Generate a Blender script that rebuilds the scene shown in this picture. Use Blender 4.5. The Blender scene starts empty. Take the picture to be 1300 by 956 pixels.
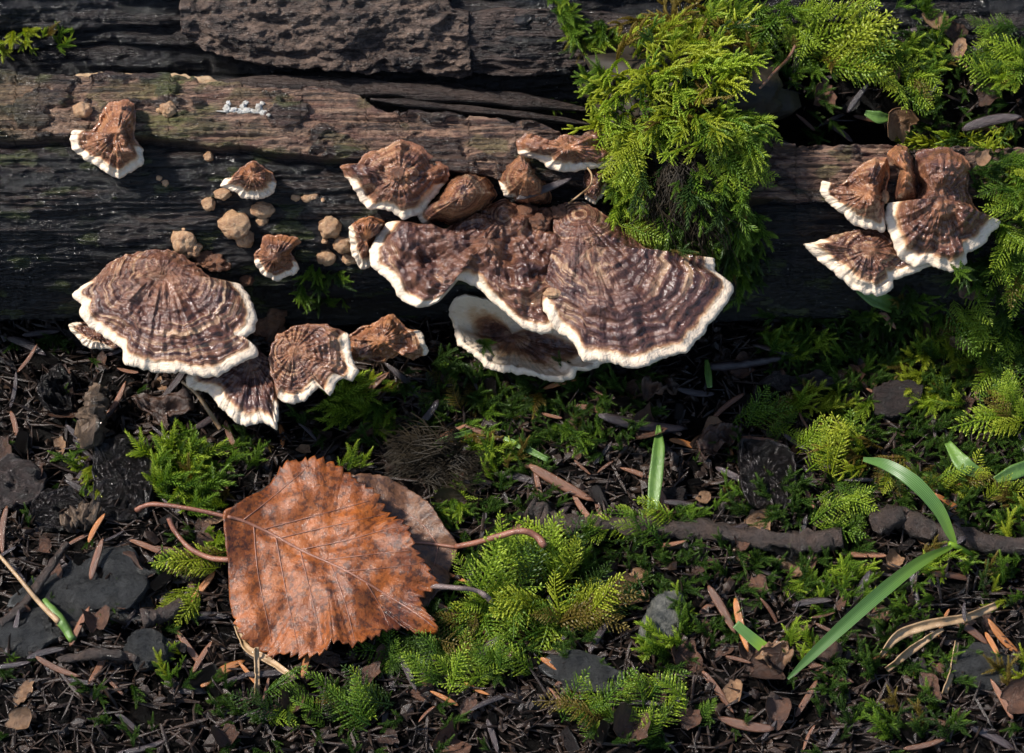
import bpy, math, random
import numpy as np
from mathutils import Vector, Matrix
from mathutils.bvhtree import BVHTree

random.seed(7)
rng = np.random.default_rng(7)
scene = bpy.context.scene
col = scene.collection
R = math.radians

# ------------------------------------------------------------------ camera, sky, sun, exposure
# one unit is about 2 cm of forest floor
PITCH = R(55)
LENS, SENSOR = 85.0, 36.0
FPX = 1300 * LENS / SENSOR                       # focal length in photo pixels
DIST = FPX / 100.0
VD = np.array([0.0, math.cos(PITCH), -math.sin(PITCH)])
VU = np.array([0.0, math.sin(PITCH), math.cos(PITCH)])
VR = np.array([1.0, 0.0, 0.0])
CAM = -VD * DIST
cd = bpy.data.cameras.new('camera'); cam = bpy.data.objects.new('camera', cd); col.objects.link(cam)
cd.lens = LENS; cd.sensor_width = SENSOR; cd.clip_start = 0.5; cd.clip_end = 2000
cam.location = CAM; cam.rotation_euler = (R(90) - PITCH, 0, 0)
scene.camera = cam
scene.unit_settings.scale_length = 0.02

SUN = Vector((-0.64, 0.07, 0.76)).normalized()    # towards the sun
w = bpy.data.worlds.new('World'); scene.world = w; w.use_nodes = True
nt = w.node_tree
sky = nt.nodes.new('ShaderNodeTexSky'); sky.sky_type = 'NISHITA'; sky.sun_disc = False
sky.sun_elevation = math.asin(SUN.z); sky.sun_rotation = math.atan2(SUN.x, SUN.y)
nt.links.new(sky.outputs[0], nt.nodes['Background'].inputs[0])
nt.nodes['Background'].inputs[1].default_value = 0.108
sl = bpy.data.lights.new('sun', 'SUN'); sl.energy = 4.5; sl.angle = R(5); sl.color = (1.0, 0.95, 0.88)
so = bpy.data.objects.new('sun', sl); col.objects.link(so)
so.rotation_euler = SUN.to_track_quat('Z', 'Y').to_euler()
scene.view_settings.view_transform = 'Standard'; scene.view_settings.look = 'None'
scene.view_settings.exposure = 0.72; scene.view_settings.gamma = 1.0
scene.view_settings.use_curve_mapping = False
scene.cycles.use_denoising = True
scene.cycles.max_bounces = 6

# ------------------------------------------------------------------ noise
PERM = np.random.default_rng(11).permutation(256); PERM = np.concatenate([PERM, PERM, PERM])
GR = np.array([[1,1,0],[-1,1,0],[1,-1,0],[-1,-1,0],[1,0,1],[-1,0,1],[1,0,-1],[-1,0,-1],[0,1,1],[0,-1,1],[0,1,-1],[0,-1,-1]], float)
def pn(x, y, z=0.0):
    x, y, z = np.broadcast_arrays(np.asarray(x, float), np.asarray(y, float), np.asarray(z, float))
    xi = np.floor(x).astype(int); yi = np.floor(y).astype(int); zi = np.floor(z).astype(int)
    xf = x - xi; yf = y - yi; zf = z - zi
    xi &= 255; yi &= 255; zi &= 255
    f = lambda t: t*t*t*(t*(t*6-15)+10)
    u, v, ww = f(xf), f(yf), f(zf)
    def g(i, j, k):
        h = GR[PERM[PERM[PERM[xi+i]+yi+j]+zi+k] % 12]
        return h[..., 0]*(xf-i) + h[..., 1]*(yf-j) + h[..., 2]*(zf-k)
    l = lambda a, b, t: a + t*(b-a)
    return l(l(l(g(0,0,0), g(1,0,0), u), l(g(0,1,0), g(1,1,0), u), v),
             l(l(g(0,0,1), g(1,0,1), u), l(g(0,1,1), g(1,1,1), u), v), ww)
def fbm(x, y, z=0.0, o=4, gain=0.5):
    s = 0; a = 1.0; f = 1.0
    for k in range(o):
        s = s + a*pn(np.asarray(x)*f + 13.7*k, np.asarray(y)*f + 5.1*k, np.asarray(z)*f + 2.3*k); a *= gain; f *= 2.03
    return s
def ridge(x, y, z=0.0, o=3):
    s = 0; a = 1.0; f = 1.0
    for k in range(o):
        s = s + a*(1 - 2*np.abs(pn(np.asarray(x)*f + 3.7*k, np.asarray(y)*f + 9.1*k, z))); a *= 0.5; f *= 2.1
    return s
def sst(a, b, x):
    t = np.clip((np.asarray(x, float)-a)/(b-a), 0, 1); return t*t*(3-2*t)

# ------------------------------------------------------------------ object helpers
def link(name, me, parent=None, mat=None):
    o = bpy.data.objects.new(name, me); col.objects.link(o)
    if parent is not None: o.parent = parent
    if mat is not None and me is not None and not me.materials: me.materials.append(mat)
    return o
def tag(o, label=None, cat=None, group=None, kind=None):
    if label: o['label'] = label
    if cat: o['category'] = cat
    if group: o['group'] = group
    if kind: o['kind'] = kind
    return o
def thing(name, label, cat, loc=(0, 0, 0), group=None):
    o = bpy.data.objects.new(name, None); o.empty_display_size = 0.1; col.objects.link(o)
    o.location = loc
    return tag(o, label, cat, group)
def mesh(name, v, f, smooth=True, attrs=None):
    me = bpy.data.meshes.new(name)
    v = np.asarray(v, float)
    me.from_pydata(v.tolist(), [], f if isinstance(f, list) else f.tolist())
    if smooth: me.polygons.foreach_set('use_smooth', np.ones(len(me.polygons), bool))
    for k, a in (attrs or {}).items():
        at = me.attributes.new(k, 'FLOAT', 'POINT'); at.data.foreach_set('value', np.asarray(a, np.float32).ravel())
    me.update()
    return me
def grid_faces(n, m, wrap=False):
    """n rows of m verts"""
    i = np.arange(n-1)[:, None]; j = np.arange(m if wrap else m-1)[None, :]
    a = i*m + j; b = i*m + (j+1) % m
    return np.stack([a, b, b+m, a+m], -1).reshape(-1, 4)
def rel(o, parent):
    """mesh built in world space, parented to an empty that sits elsewhere"""
    o.parent = parent; o.matrix_parent_inverse = Matrix.Translation(parent.location).inverted()
def tube(path, rad, sides=7, noise=0.0, seed=0, cap=True):
    P = np.asarray(path, float); n = len(P)
    rad = np.broadcast_to(np.asarray(rad, float), (n,)) if np.ndim(rad) == 0 or len(rad) == n else np.interp(np.linspace(0,1,n), np.linspace(0,1,len(rad)), rad)
    T = np.gradient(P, axis=0); T /= np.linalg.norm(T, axis=1)[:, None] + 1e-9
    ref = np.array([0.13, 0.31, 0.94]); vs = []
    for k in range(n):
        a = np.cross(T[k], ref); a /= np.linalg.norm(a)+1e-9; b = np.cross(T[k], a)
        ang = np.linspace(0, 2*np.pi, sides, endpoint=False)
        rr = rad[k]*(1 + noise*pn(np.cos(ang)*1.7+seed, np.sin(ang)*1.7, k*0.45+seed*3.1)*2)
        vs.append(P[k] + np.cos(ang)[:, None]*a*rr[:, None] + np.sin(ang)[:, None]*b*rr[:, None])
    v = np.concatenate(vs); f = grid_faces(n, sides, True).tolist()
    if cap: f.append(list(range(sides))[::-1]); f.append(list(range((n-1)*sides, n*sides)))
    return v, f
def spline(pts, n):
    """open Catmull-Rom through the points"""
    P = np.asarray(pts, float); P = np.vstack([2*P[0]-P[1], P, 2*P[-1]-P[-2]])
    m = len(P)-3; t = np.linspace(0, m-1e-6, n); i = t.astype(int); u = (t-i)[:, None]
    p0, p1, p2, p3 = P[i], P[i+1], P[i+2], P[i+3]
    return 0.5*((2*p1)+(-p0+p2)*u+(2*p0-5*p1+4*p2-p3)*u**2+(-p0+3*p1-3*p2+p3)*u**3)
def cspline(pts, n, w=None):
    P = np.asarray(pts, float); m = len(P)
    seg = np.linalg.norm(np.roll(P, -1, 0)-P, axis=1); cum = np.concatenate([[0], np.cumsum(seg)])
    t = np.linspace(0, cum[-1], n, endpoint=False); i = np.clip(np.searchsorted(cum, t, 'right')-1, 0, m-1)
    u = ((t-cum[i])/seg[i]); U = u[:, None]
    p0, p1, p2, p3 = P[(i-1) % m], P[i], P[(i+1) % m], P[(i+2) % m]
    C = 0.5*((2*p1)+(-p0+p2)*U+(2*p0-5*p1+4*p2-p3)*U**2+(-p0+3*p1-3*p2+p3)*U**3)
    C = C*0.6 + (p1*(1-U)+p2*U)*0.4
    ww = None
    if w is not None:
        w = np.asarray(w, float); ww = w[i]*(1-u) + w[(i+1) % m]*u
    return C, ww
def ray(px, py):
    px = np.asarray(px, float); py = np.asarray(py, float)
    d = VD + ((px-650)/FPX)[..., None]*VR + ((478-py)/FPX)[..., None]*VU
    return d / np.linalg.norm(d, axis=-1)[..., None]
def on_y(px, py, Y):
    d = ray(px, py); return CAM + d*((Y-CAM[1])/d[..., 1])[..., None]
def on_z(px, py, Z):
    d = ray(px, py); return CAM + d*((Z-CAM[2])/d[..., 2])[..., None]

# ------------------------------------------------------------------ materials
class NT:
    def __init__(s, name):
        s.m = bpy.data.materials.new(name); s.m.use_nodes = True; s.t = s.m.node_tree
        s.b = s.t.nodes['Principled BSDF']; s.out = s.t.nodes['Material Output']
    def n(s, typ, **kw):
        k = s.t.nodes.new(typ)
        for a, v in kw.items(): setattr(k, a, v)
        return k
    def l(s, a, b): s.t.links.new(a, b)
    def attr(s, name):
        return s.n('ShaderNodeAttribute', attribute_name=name).outputs['Fac']
    def coord(s, scale=(1, 1, 1), which='Object'):
        tc = s.n('ShaderNodeTexCoord'); mp = s.n('ShaderNodeMapping'); mp.inputs['Scale'].default_value = scale
        s.l(tc.outputs[which], mp.inputs[0]); return mp.outputs[0]
    def noise(s, vec, scale, detail=5, rough=0.6, dist=0.0):
        k = s.n('ShaderNodeTexNoise'); k.inputs['Scale'].default_value = scale; k.inputs['Detail'].default_value = detail
        k.inputs['Roughness'].default_value = rough; k.inputs['Distortion'].default_value = dist
        if vec is not None: s.l(vec, k.inputs['Vector'])
        return k.outputs['Fac']
    def ramp(s, fac, stops, interp='LINEAR'):
        k = s.n('ShaderNodeValToRGB'); e = k.color_ramp.elements; k.color_ramp.interpolation = interp
        while len(e) < len(stops): e.new(0.5)
        for q, (p, c) in zip(e, stops):
            q.position = p; q.color = (c, c, c, 1) if not hasattr(c, '__len__') else (*c, 1)
        s.l(fac, k.inputs[0]); return k.outputs[0]
    def math(s, op, a, b=None, c=None):
        k = s.n('ShaderNodeMath', operation=op)
        for i, v in enumerate((a, b, c)):
            if v is None: continue
            if isinstance(v, (int, float)): k.inputs[i].default_value = v
            else: s.l(v, k.inputs[i])
        return k.outputs[0]
    def mix(s, fac, a, b, mode='MIX'):
        k = s.n('ShaderNodeMix', data_type='RGBA', blend_type=mode)
        for i, v in ((0, fac), (6, a), (7, b)):
            if isinstance(v, (int, float)): k.inputs[i].default_value = v
            elif isinstance(v, tuple): k.inputs[i].default_value = (*v, 1)
            else: s.l(v, k.inputs[i])
        return k.outputs[2]
    def bump(s, h, strength, dist=0.02, prev=None):
        k = s.n('ShaderNodeBump'); k.inputs['Strength'].default_value = strength; k.inputs['Distance'].default_value = dist
        s.l(h, k.inputs['Height'])
        if prev is not None: s.l(prev, k.inputs['Normal'])
        s.l(k.outputs[0], s.b.inputs['Normal']); s.l(k.outputs[0], s.b.inputs['Coat Normal']); return k.outputs[0]
    def set(s, color=None, rough=None, spec=None, coat=None, sss=None):
        for key, v in (('Base Color', color), ('Roughness', rough), ('Specular IOR Level', spec), ('Coat Weight', coat)):
            if v is None: continue
            if isinstance(v, tuple): s.b.inputs[key].default_value = (*v, 1)
            elif isinstance(v, (int, float)): s.b.inputs[key].default_value = v
            else: s.l(v, s.b.inputs[key])
        if coat is not None: s.b.inputs['Coat Roughness'].default_value = 0.10
        if sss:
            s.b.inputs['Subsurface Weight'].default_value = sss; s.b.inputs['Subsurface Radius'].default_value = (1, .5, .3)
            s.b.inputs['Subsurface Scale'].default_value = 0.06
        return s.m

def wood_mat(name, wet, dry, stretch=(0.7, 14, 14)):
    k = NT(name); c = k.coord(stretch); c2 = k.coord((1, 3, 3))
    g = k.noise(c, 1.4, 8, 0.68, 0.4); g2 = k.noise(c2, 2.2, 6, 0.65)
    d = k.attr('dry'); al = k.attr('algae')
    wetc = k.mix(k.ramp(g2, [(0.38, 0.0), (0.68, 1.0)]), wet[0], wet[1])
    dryc = k.mix(k.ramp(g, [(0.40, 0.0), (0.60, 1.0)]), dry[0], dry[1])
    dryc = k.mix(k.ramp(g2, [(0.45, 0.0), (0.75, 0.8)]), dryc, dry[2])
    cc = k.mix(d, wetc, dryc)
    cc = k.mix(k.math('MULTIPLY', al, k.ramp(g, [(0.4, 0.2), (0.6, 0.9)])), cc, (0.085, 0.105, 0.022))
    sp = k.noise(k.coord((5, 9, 9)), 3.0, 2, 0.5)
    cc = k.mix(k.ramp(sp, [(0.735, 0.0), (0.755, 0.75)]), cc, (0.30, 0.28, 0.24))
    rg = k.math('MULTIPLY_ADD', d, 0.26, 0.14)
    k.set(cc, k.math('MULTIPLY_ADD', g2, 0.22, k.math('SUBTRACT', rg, 0.06)), 0.36, coat=k.math('MULTIPLY_ADD', d, -0.3, 0.4))
    b = k.bump(g, 1.0, 0.09); b = k.bump(k.noise(k.coord((1.6, 22, 22)), 2.0, 4, 0.6), 0.9, 0.06, b)
    k.bump(k.noise(k.coord((6, 14, 14)), 3.0, 3, 0.6), 0.5, 0.035, b)
    return k.m
M = {}
M['log'] = wood_mat('wet_log_wood', ((0.0022, 0.0024, 0.0032), (0.012, 0.0095, 0.0095)), ((0.026, 0.016, 0.016), (0.34, 0.210, 0.138), (0.19, 0.082, 0.058)))
M['rear'] = wood_mat('dark_rear_wood', ((0.003, 0.0035, 0.005), (0.014, 0.012, 0.012)), ((0.012, 0.009, 0.009), (0.060, 0.043, 0.036), (0.045, 0.03, 0.025)))
M['slab'] = wood_mat('rough_bark', ((0.008, 0.007, 0.008), (0.03, 0.020, 0.017)), ((0.022, 0.014, 0.012), (0.20, 0.135, 0.100), (0.17, 0.118, 0.092)), (3, 9, 9))
def simple_mat(name, c0, c1, scale=6, rough=0.5, stretch=(1, 1, 1), bump=0.4, dist=0.02, rnd=0.0, c2=None, coat=0.25, spec=0.5, sss=None, lo=0.35, hi=0.68):
    k = NT(name); v = k.coord(stretch); g = k.noise(v, scale, 9, 0.74)
    cc = k.mix(k.ramp(g, [(lo, 0.0), (hi, 1.0)]), c0, c1)
    oi = k.n('ShaderNodeObjectInfo')
    if c2 is not None: cc = k.mix(k.ramp(oi.outputs['Random'], [(0.2, 0.0), (0.9, 0.9)]), cc, c2)
    if rnd:
        hs = k.n('ShaderNodeHueSaturation'); k.l(cc, hs.inputs['Color'])
        k.l(k.math('MULTIPLY_ADD', oi.outputs['Random'], rnd*2, 1-rnd), hs.inputs['Value']); cc = hs.outputs[0]
    k.set(cc, rough, spec, sss=sss, coat=coat)
    if bump: k.bump(k.noise(v, scale*4, 8, 0.75), min(1.0, bump), dist*1.2, k.bump(g, min(1.0, bump*1.3), dist*1.8))
    return k.m
M['soil'] = simple_mat('dark_wet_soil', (0.003, 0.0027, 0.003), (0.018, 0.012, 0.009), 5, 0.45, bump=1.0, dist=0.06, spec=0.2, coat=0.0)
M['crumb'] = simple_mat('dark_humus', (0.005, 0.004, 0.004), (0.050, 0.029, 0.019), 3, 0.36, spec=0.35, coat=0.1)
M['pale_wood'] = simple_mat('pale_splinter_wood', (0.36, 0.20, 0.09), (0.62, 0.46, 0.28), 2, 0.5, (1.5, 14, 14), 0.5)
M['splint'] = wood_mat('splinter_wood', ((0.010, 0.009, 0.010), (0.03, 0.024, 0.022)), ((0.030, 0.021, 0.018), (0.11, 0.075, 0.06), (0.08, 0.05, 0.04)))
M['needle_brown'] = simple_mat('needle_brown', (0.095, 0.040, 0.022), (0.20, 0.085, 0.042), 4, 0.35, (1, 6, 6), 0.3, rnd=0.35)
M['needle_dark'] = simple_mat('needle_dark', (0.014, 0.011, 0.014), (0.06, 0.040, 0.038), 4, 0.30, (1, 6, 6), 0.3, rnd=0.35)
M['needle_orange'] = simple_mat('needle_orange', (0.26, 0.085, 0.022), (0.42, 0.17, 0.05), 4, 0.35, (1, 6, 6), 0.3, rnd=0.2)
M['scrap'] = simple_mat('leaf_scrap', (0.028, 0.013, 0.009), (0.135, 0.062, 0.034), 5, 0.38, bump=0.6, rnd=0.45)
M['scrap_tan'] = simple_mat('tan_scale', (0.13, 0.062, 0.028), (0.30, 0.17, 0.085), 5, 0.45, bump=0.5, rnd=0.3)
M['chip'] = simple_mat('dark_bark_chip', (0.006, 0.005, 0.006), (0.055, 0.040, 0.036), 5, 0.36, (1, 4, 3), 1.0, 0.06, rnd=0.3)
M['chip_brown'] = simple_mat('brown_bark_chip', (0.026, 0.018, 0.017), (0.10, 0.065, 0.055), 4, 0.5, (1, 3, 3), 0.8, 0.04)
M['stone'] = simple_mat('grey_stone', (0.016, 0.019, 0.022), (0.19, 0.19, 0.185), 6, 0.42, bump=1.0, dist=0.05, lo=0.3, hi=0.7)
M['stone_pale'] = simple_mat('pale_speckled_stone', (0.035, 0.038, 0.034), (0.27, 0.26, 0.22), 4, 0.55, bump=0.7, dist=0.04, lo=0.4, hi=0.62)
M['twig'] = simple_mat('twig_bark', (0.035, 0.022, 0.018), (0.14, 0.092, 0.07), 4, 0.5, (2, 2, 2), 0.8, 0.03)
M['rot_wood'] = simple_mat('rotten_pale_wood', (0.09, 0.055, 0.035), (0.30, 0.20, 0.125), 3, 0.55, (6, 2, 6), 0.8, 0.04)
M['straw'] = simple_mat('dry_straw', (0.22, 0.13, 0.06), (0.42, 0.28, 0.15), 4, 0.45, (1, 1, 1), 0.3)
M['petiole'] = simple_mat('leaf_stalk', (0.13, 0.05, 0.032), (0.30, 0.12, 0.07), 5, 0.35, (1, 1, 1), 0.3)
M['grey_petiole'] = simple_mat('grey_leaf_stalk', (0.07, 0.05, 0.05), (0.20, 0.14, 0.12), 5, 0.4, (1, 1, 1), 0.4)
M['button'] = simple_mat('young_fungus_flesh', (0.19, 0.075, 0.030), (0.56, 0.36, 0.20), 6, 0.38, bump=0.5, dist=0.03, rnd=0.12, sss=0.12, lo=0.3, hi=0.65)
M['button_brown'] = simple_mat('brown_fungus_lump', (0.085, 0.036, 0.024), (0.34, 0.15, 0.075), 4, 0.38, bump=0.7, dist=0.04, sss=0.05, lo=0.36, hi=0.66)
M['crust'] = simple_mat('white_crust', (0.36, 0.33, 0.28), (0.72, 0.70, 0.66), 14, 0.5, bump=0.6, sss=0.1)
M['hair'] = simple_mat('dead_moss_fibre', (0.006, 0.005, 0.004), (0.032, 0.023, 0.012), 3, 0.6, bump=0.0, spec=0.2, coat=0.0)

def fungus_mat():
    k = NT('bracket_fungus_flesh')
    e = k.attr('edge'); z = k.attr('zone'); oc = k.attr('ochre'); ang = k.attr('ang')
    v = k.coord((1, 1, 1))
    n1 = k.noise(v, 3.0, 6, 0.65); n2 = k.noise(v, 9.0, 4, 0.62); n3 = k.noise(v, 1.1, 3, 0.5)
    cmb = k.n('ShaderNodeCombineXYZ'); k.l(k.math('MULTIPLY', ang, 16.0), cmb.inputs[0]); k.l(k.math('MULTIPLY', z, 0.55), cmb.inputs[1])
    rad = k.noise(cmb.outputs[0], 1.0, 5, 0.7)                              # radial fibres
    zz = k.math('ADD', z, k.math('MULTIPLY', n1, 0.7))
    cr_ = k.n('ShaderNodeCombineXYZ'); k.l(k.math('MULTIPLY', zz, 0.62), cr_.inputs[0]); k.l(k.math('MULTIPLY', ang, 0.9), cr_.inputs[1])
    bb = k.ramp(k.noise(cr_.outputs[0], 1.9, 4, 0.6), [(0.41, 0.0), (0.59, 1.0)])
    bb = k.math('MULTIPLY', bb, k.ramp(n3, [(0.36, 0.4), (0.58, 1.0)]))
    bb = k.math('ADD', k.math('MULTIPLY', bb, 0.82), k.math('MULTIPLY', rad, 0.34))
    cap = k.ramp(bb, [(0.12, (0.026, 0.011, 0.011)), (0.40, (0.072, 0.031, 0.026)), (0.66, (0.130, 0.062, 0.043)), (0.95, (0.31, 0.195, 0.115))])
    cap = k.mix(k.ramp(n2, [(0.48, 0.0), (0.74, 0.5)]), cap, (0.048, 0.025, 0.028))
    ochf = k.math('MULTIPLY', oc, k.ramp(n1, [(0.34, 0.0), (0.56, 1.0)]))
    cap = k.mix(ochf, cap, k.mix(n2, (0.20, 0.058, 0.028), (0.50, 0.235, 0.095)))
    ee = k.math('ADD', e, k.math('MULTIPLY_ADD', n2, 0.9, -0.45))
    ee = k.math('ADD', ee, k.math('MULTIPLY_ADD', n1, 1.5, -0.72))
    ee = k.math('ADD', ee, k.math('MULTIPLY_ADD', rad, 0.24, -0.12))
    fr = k.ramp(k.math('MULTIPLY', ee, 0.25), [(0.15, (0.66, 0.535, 0.405)), (0.24, (0.52, 0.35, 0.215)), (0.33, (0.30, 0.145, 0.070)), (0.50, (0.14, 0.068, 0.048))])
    c = k.mix(k.ramp(k.math('MULTIPLY', ee, 0.25), [(0.30, 0.0), (0.52, 1.0)]), fr, cap)
    k.set(c, k.math('MULTIPLY_ADD', n2, 0.30, k.ramp(k.math('MULTIPLY', ee, 0.25), [(0.25, 0.30), (0.5, 0.04)])), 0.42, sss=0.06, coat=k.ramp(k.math('MULTIPLY', ee, 0.25), [(0.25, 0.0), (0.5, 0.3)]))
    b = k.bump(n2, 0.4, 0.04); b = k.bump(rad, 0.5, 0.05, b); b = k.bump(bb, 0.35, 0.03, b)
    k.bump(k.noise(v, 18, 3, 0.6), 0.4, 0.025, b)
    return k.m
M['fungus'] = fungus_mat()

def moss_mat(name, a, b, tip):
    k = NT(name); oi = k.n('ShaderNodeObjectInfo')
    c = k.mix(oi.outputs['Random'], a, b)
    c = k.mix(k.ramp(k.attr('tip'), [(0.25, 0.0), (1.0, 1.0)]), c, tip)
    k.set(c, 0.45, 0.35)
    tr = k.n('ShaderNodeBsdfTranslucent'); k.l(k.mix(1.0, c, (1.25, 1.15, 0.5), 'MULTIPLY'), tr.inputs[0])
    mx = k.n('ShaderNodeMixShader'); mx.inputs[0].default_value = 0.34
    k.l(k.b.outputs[0], mx.inputs[1]); k.l(tr.outputs[0], mx.inputs[2]); k.l(mx.outputs[0], k.out.inputs[0])
    return k.m
M['moss_bright'] = moss_mat('bright_green_moss', (0.070, 0.150, 0.010), (0.175, 0.275, 0.014), (0.52, 0.63, 0.07))
M['moss_yellow'] = moss_mat('yellow_green_moss', (0.15, 0.20, 0.010), (0.25, 0.30, 0.014), (0.56, 0.61, 0.07))
M['moss_mid'] = moss_mat('mid_green_moss', (0.026, 0.080, 0.009), (0.070, 0.145, 0.011), (0.25, 0.38, 0.04))
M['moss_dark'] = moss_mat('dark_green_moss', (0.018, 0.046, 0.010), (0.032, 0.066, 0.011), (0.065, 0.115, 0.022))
M['moss_carpet'] = moss_mat('carpet_moss', (0.022, 0.060, 0.009), (0.040, 0.085, 0.010), (0.17, 0.27, 0.035))
M['moss_brown'] = moss_mat('brown_dying_moss', (0.085, 0.060, 0.014), (0.15, 0.105, 0.018), (0.26, 0.20, 0.045))

def leaf_mat(name, c0, c1, c2, spot):
    k = NT(name); v = k.coord((1, 1, 1))
    n1 = k.noise(v, 1.3, 5, 0.6); n2 = k.noise(v, 6, 6, 0.7); n3 = k.noise(v, 14, 4, 0.65)
    c = k.mix(k.ramp(n1, [(0.36, 0.0), (0.64, 1.0)]), c0, c1)
    c = k.mix(k.ramp(n2, [(0.46, 0.0), (0.70, 0.85)]), c, c2)
    c = k.mix(k.math('MULTIPLY', k.ramp(n3, [(0.49, 0.0), (0.58, 0.9)]), k.ramp(n1, [(0.35, 1.0), (0.62, 0.5)])), c, spot)
    vo = k.n('ShaderNodeTexVoronoi', feature='DISTANCE_TO_EDGE'); vo.inputs['Scale'].default_value = 9; k.l(v, vo.inputs['Vector'])
    net = k.ramp(vo.outputs['Distance'], [(0.0, 1.0), (0.10, 0.0)])
    k.set(k.mix(k.math('MULTIPLY', net, 0.12), c, spot), k.math('MULTIPLY_ADD', n2, 0.25, 0.30), 0.3, coat=0.15)
    b = k.bump(net, 0.12, 0.01); b = k.bump(k.noise(v, 22, 6, 0.7), 0.5, 0.02, b); k.bump(n2, 0.5, 0.03, b)
    return k.m
M['leaf'] = leaf_mat('birch_leaf_brown', (0.080, 0.021, 0.009), (0.29, 0.078, 0.012), (0.25, 0.082, 0.022), (0.020, 0.008, 0.006))
M['leaf_old'] = leaf_mat('old_leaf_greybrown', (0.10, 0.047, 0.025), (0.17, 0.080, 0.044), (0.20, 0.108, 0.064), (0.045, 0.025, 0.020))
M['vein'] = simple_mat('leaf_vein', (0.15, 0.055, 0.032), (0.30, 0.14, 0.09), 5, 0.4, bump=0.2)
def grass_mat():
    k = NT('grass_blade_green'); v = k.attr('across')
    st = k.math('MULTIPLY_ADD', k.math('SINE', k.math('MULTIPLY', v, 52.0)), 0.5, 0.5)
    c = k.mix(st, (0.045, 0.120, 0.020), (0.13, 0.24, 0.07))
    c = k.mix(k.ramp(k.attr('along'), [(0.55, 0.0), (1.0, 0.85)]), c, (0.20, 0.33, 0.02))
    k.set(c, 0.32, 0.5); k.bump(st, 0.35, 0.01)
    tr = k.n('ShaderNodeBsdfTranslucent'); k.l(c, tr.inputs[0])
    mx = k.n('ShaderNodeMixShader'); mx.inputs[0].default_value = 0.3
    k.l(k.b.outputs[0], mx.inputs[1]); k.l(tr.outputs[0], mx.inputs[2]); k.l(mx.outputs[0], k.out.inputs[0])
    return k.m
M['grass'] = grass_mat()
M['green_leaf'] = simple_mat('small_green_leaf', (0.055, 0.12, 0.020), (0.12, 0.21, 0.04), 4, 0.35, bump=0.3)

# ------------------------------------------------------------------ ground
LY, LZ, LR = 2.4, 1.2, 1.9                        # axis and radius of the fallen log
def ground_h(x, y):
    front = 0.16*fbm(x*0.7, y*0.7, 3.1, 4) + 0.09*fbm(x*2.6, y*2.6, 8.0, 4) + 0.02*(x > 50)
    bank = sst(1.6, 2.9, x + 0.35*fbm(x*.5, y*.5, 9)) * sst(1.9, 2.5, y)
    back = 1.1*sst(2.0, 2.8, y)
    hb = 2.52 + 0.28*(np.clip(y, 2, 5)-2.2) + 0.14*fbm(x*1.1, y*1.1, 20, 4)
    h = front + back*(1-bank) + bank*(hb-front)
    # the mossy slope that swallows the log's end
    q = sst(5.3, 6.6, x + 0.25*fbm(y*1.1, x*.3, 31)) * sst(-0.1, 2.0, y)
    h = h*(1-q) + q*np.maximum(h, 2.75*sst(0.0, 2.2, y))
    return h
def ax(lo, hi, step, far):
    c = np.arange(lo, hi+1e-6, step); e = step*np.cumsum(1.35**np.arange(1, 200)); e = e[e < far]
    return np.concatenate([lo-e[::-1], c, hi+e])
gx = ax(-8.2, 8.2, 0.045, 400); gy = ax(-6.2, 7.5, 0.045, 400)
X, Y = np.meshgrid(gx, gy)
Z = ground_h(np.clip(X, -30, 30), np.clip(Y, -30, 30))
fine = 0.07*fbm(X*5, Y*5, 4, 4)*(np.abs(X) < 9)*(np.abs(Y) < 9)
GV = np.stack([X, Y, Z+fine], -1).reshape(-1, 3); GF = grid_faces(len(gy), len(gx))
ground = link('ground', mesh('ground', GV, GF), None, M['soil']); tag(ground, kind='structure')

# ------------------------------------------------------------------ logs
def cyl(x, th, d, yc, zc, r):
    return np.stack([x, yc - (r+d)*np.cos(th), zc + (r+d)*np.sin(th)], -1)
def grain(x, s, seed):
    return (0.05*fbm(x*0.7, s*5, seed, 4) + 0.034*ridge(x*0.55 + 0.2*pn(x*1.5, s*3, seed), s*15, seed+2, 3)
            + 0.026*fbm(x*2.6, s*11, seed+5, 4) + 0.022*fbm(x*8, s*22, seed+8, 3))
def crack_s(x):
    """arc position (angle) of the long crack on the main log, read along x"""
    px = 650 + x*100
    a = np.interp(px, [-400, 0, 140, 260, 400, 520, 640, 760, 900, 1000, 1100, 1300, 1700], [62, 62, 60.5, 60, 54, 52, 47, 43, 40, 40, 39, 40, 40])
    return a + 2.2*fbm(x*1.3, 0.3, 41, 4)
def top_deg(x):
    px = 650 + x*100
    a = np.interp(px, [-400, 0, 90, 190, 280, 420, 470, 500, 600, 700, 800, 950, 1100, 1300, 1700], [87, 86, 85, 84, 82, 80, 75, 72, 70, 63, 60, 59, 59, 58, 58])
    return a + 2.0*fbm(x*2.0, 1.7, 47, 4) + 1.2*np.round(2*pn(x*1.1, 4.4, 3))
nx, ns, nb = 760, 300, 26
xs = np.linspace(-9.5, 8.5, nx); tq = np.linspace(0, 1, ns)
XX = np.repeat(xs[None], ns, 0)
tp = np.radians(top_deg(xs)); TH = R(-55) + tq[:, None]*(tp[None]-R(-55))
SS = TH*LR
d = grain(XX, SS, 1.0) + 0.09*fbm(XX*0.5, SS*1.2, 77, 3)
deg = np.degrees(TH); cr = crack_s(xs)[None]
lay = sst(-0.35, 0.35, deg-cr)                                     # upper dry layer stands proud of the black face
d = d + 0.11*lay
lip = np.exp(-((deg-cr+1.4)/1.1)**2); d = d - 0.10*lip              # and is undercut
cr2 = 40 + 4*fbm(XX[0]*0.8, 3.3, 52, 4)[None]
d = d - 0.07*np.exp(-((deg-cr2)/0.8)**2)*sst(-0.1, 0.25, fbm(XX*0.6, 0.5, 60, 2))
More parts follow.
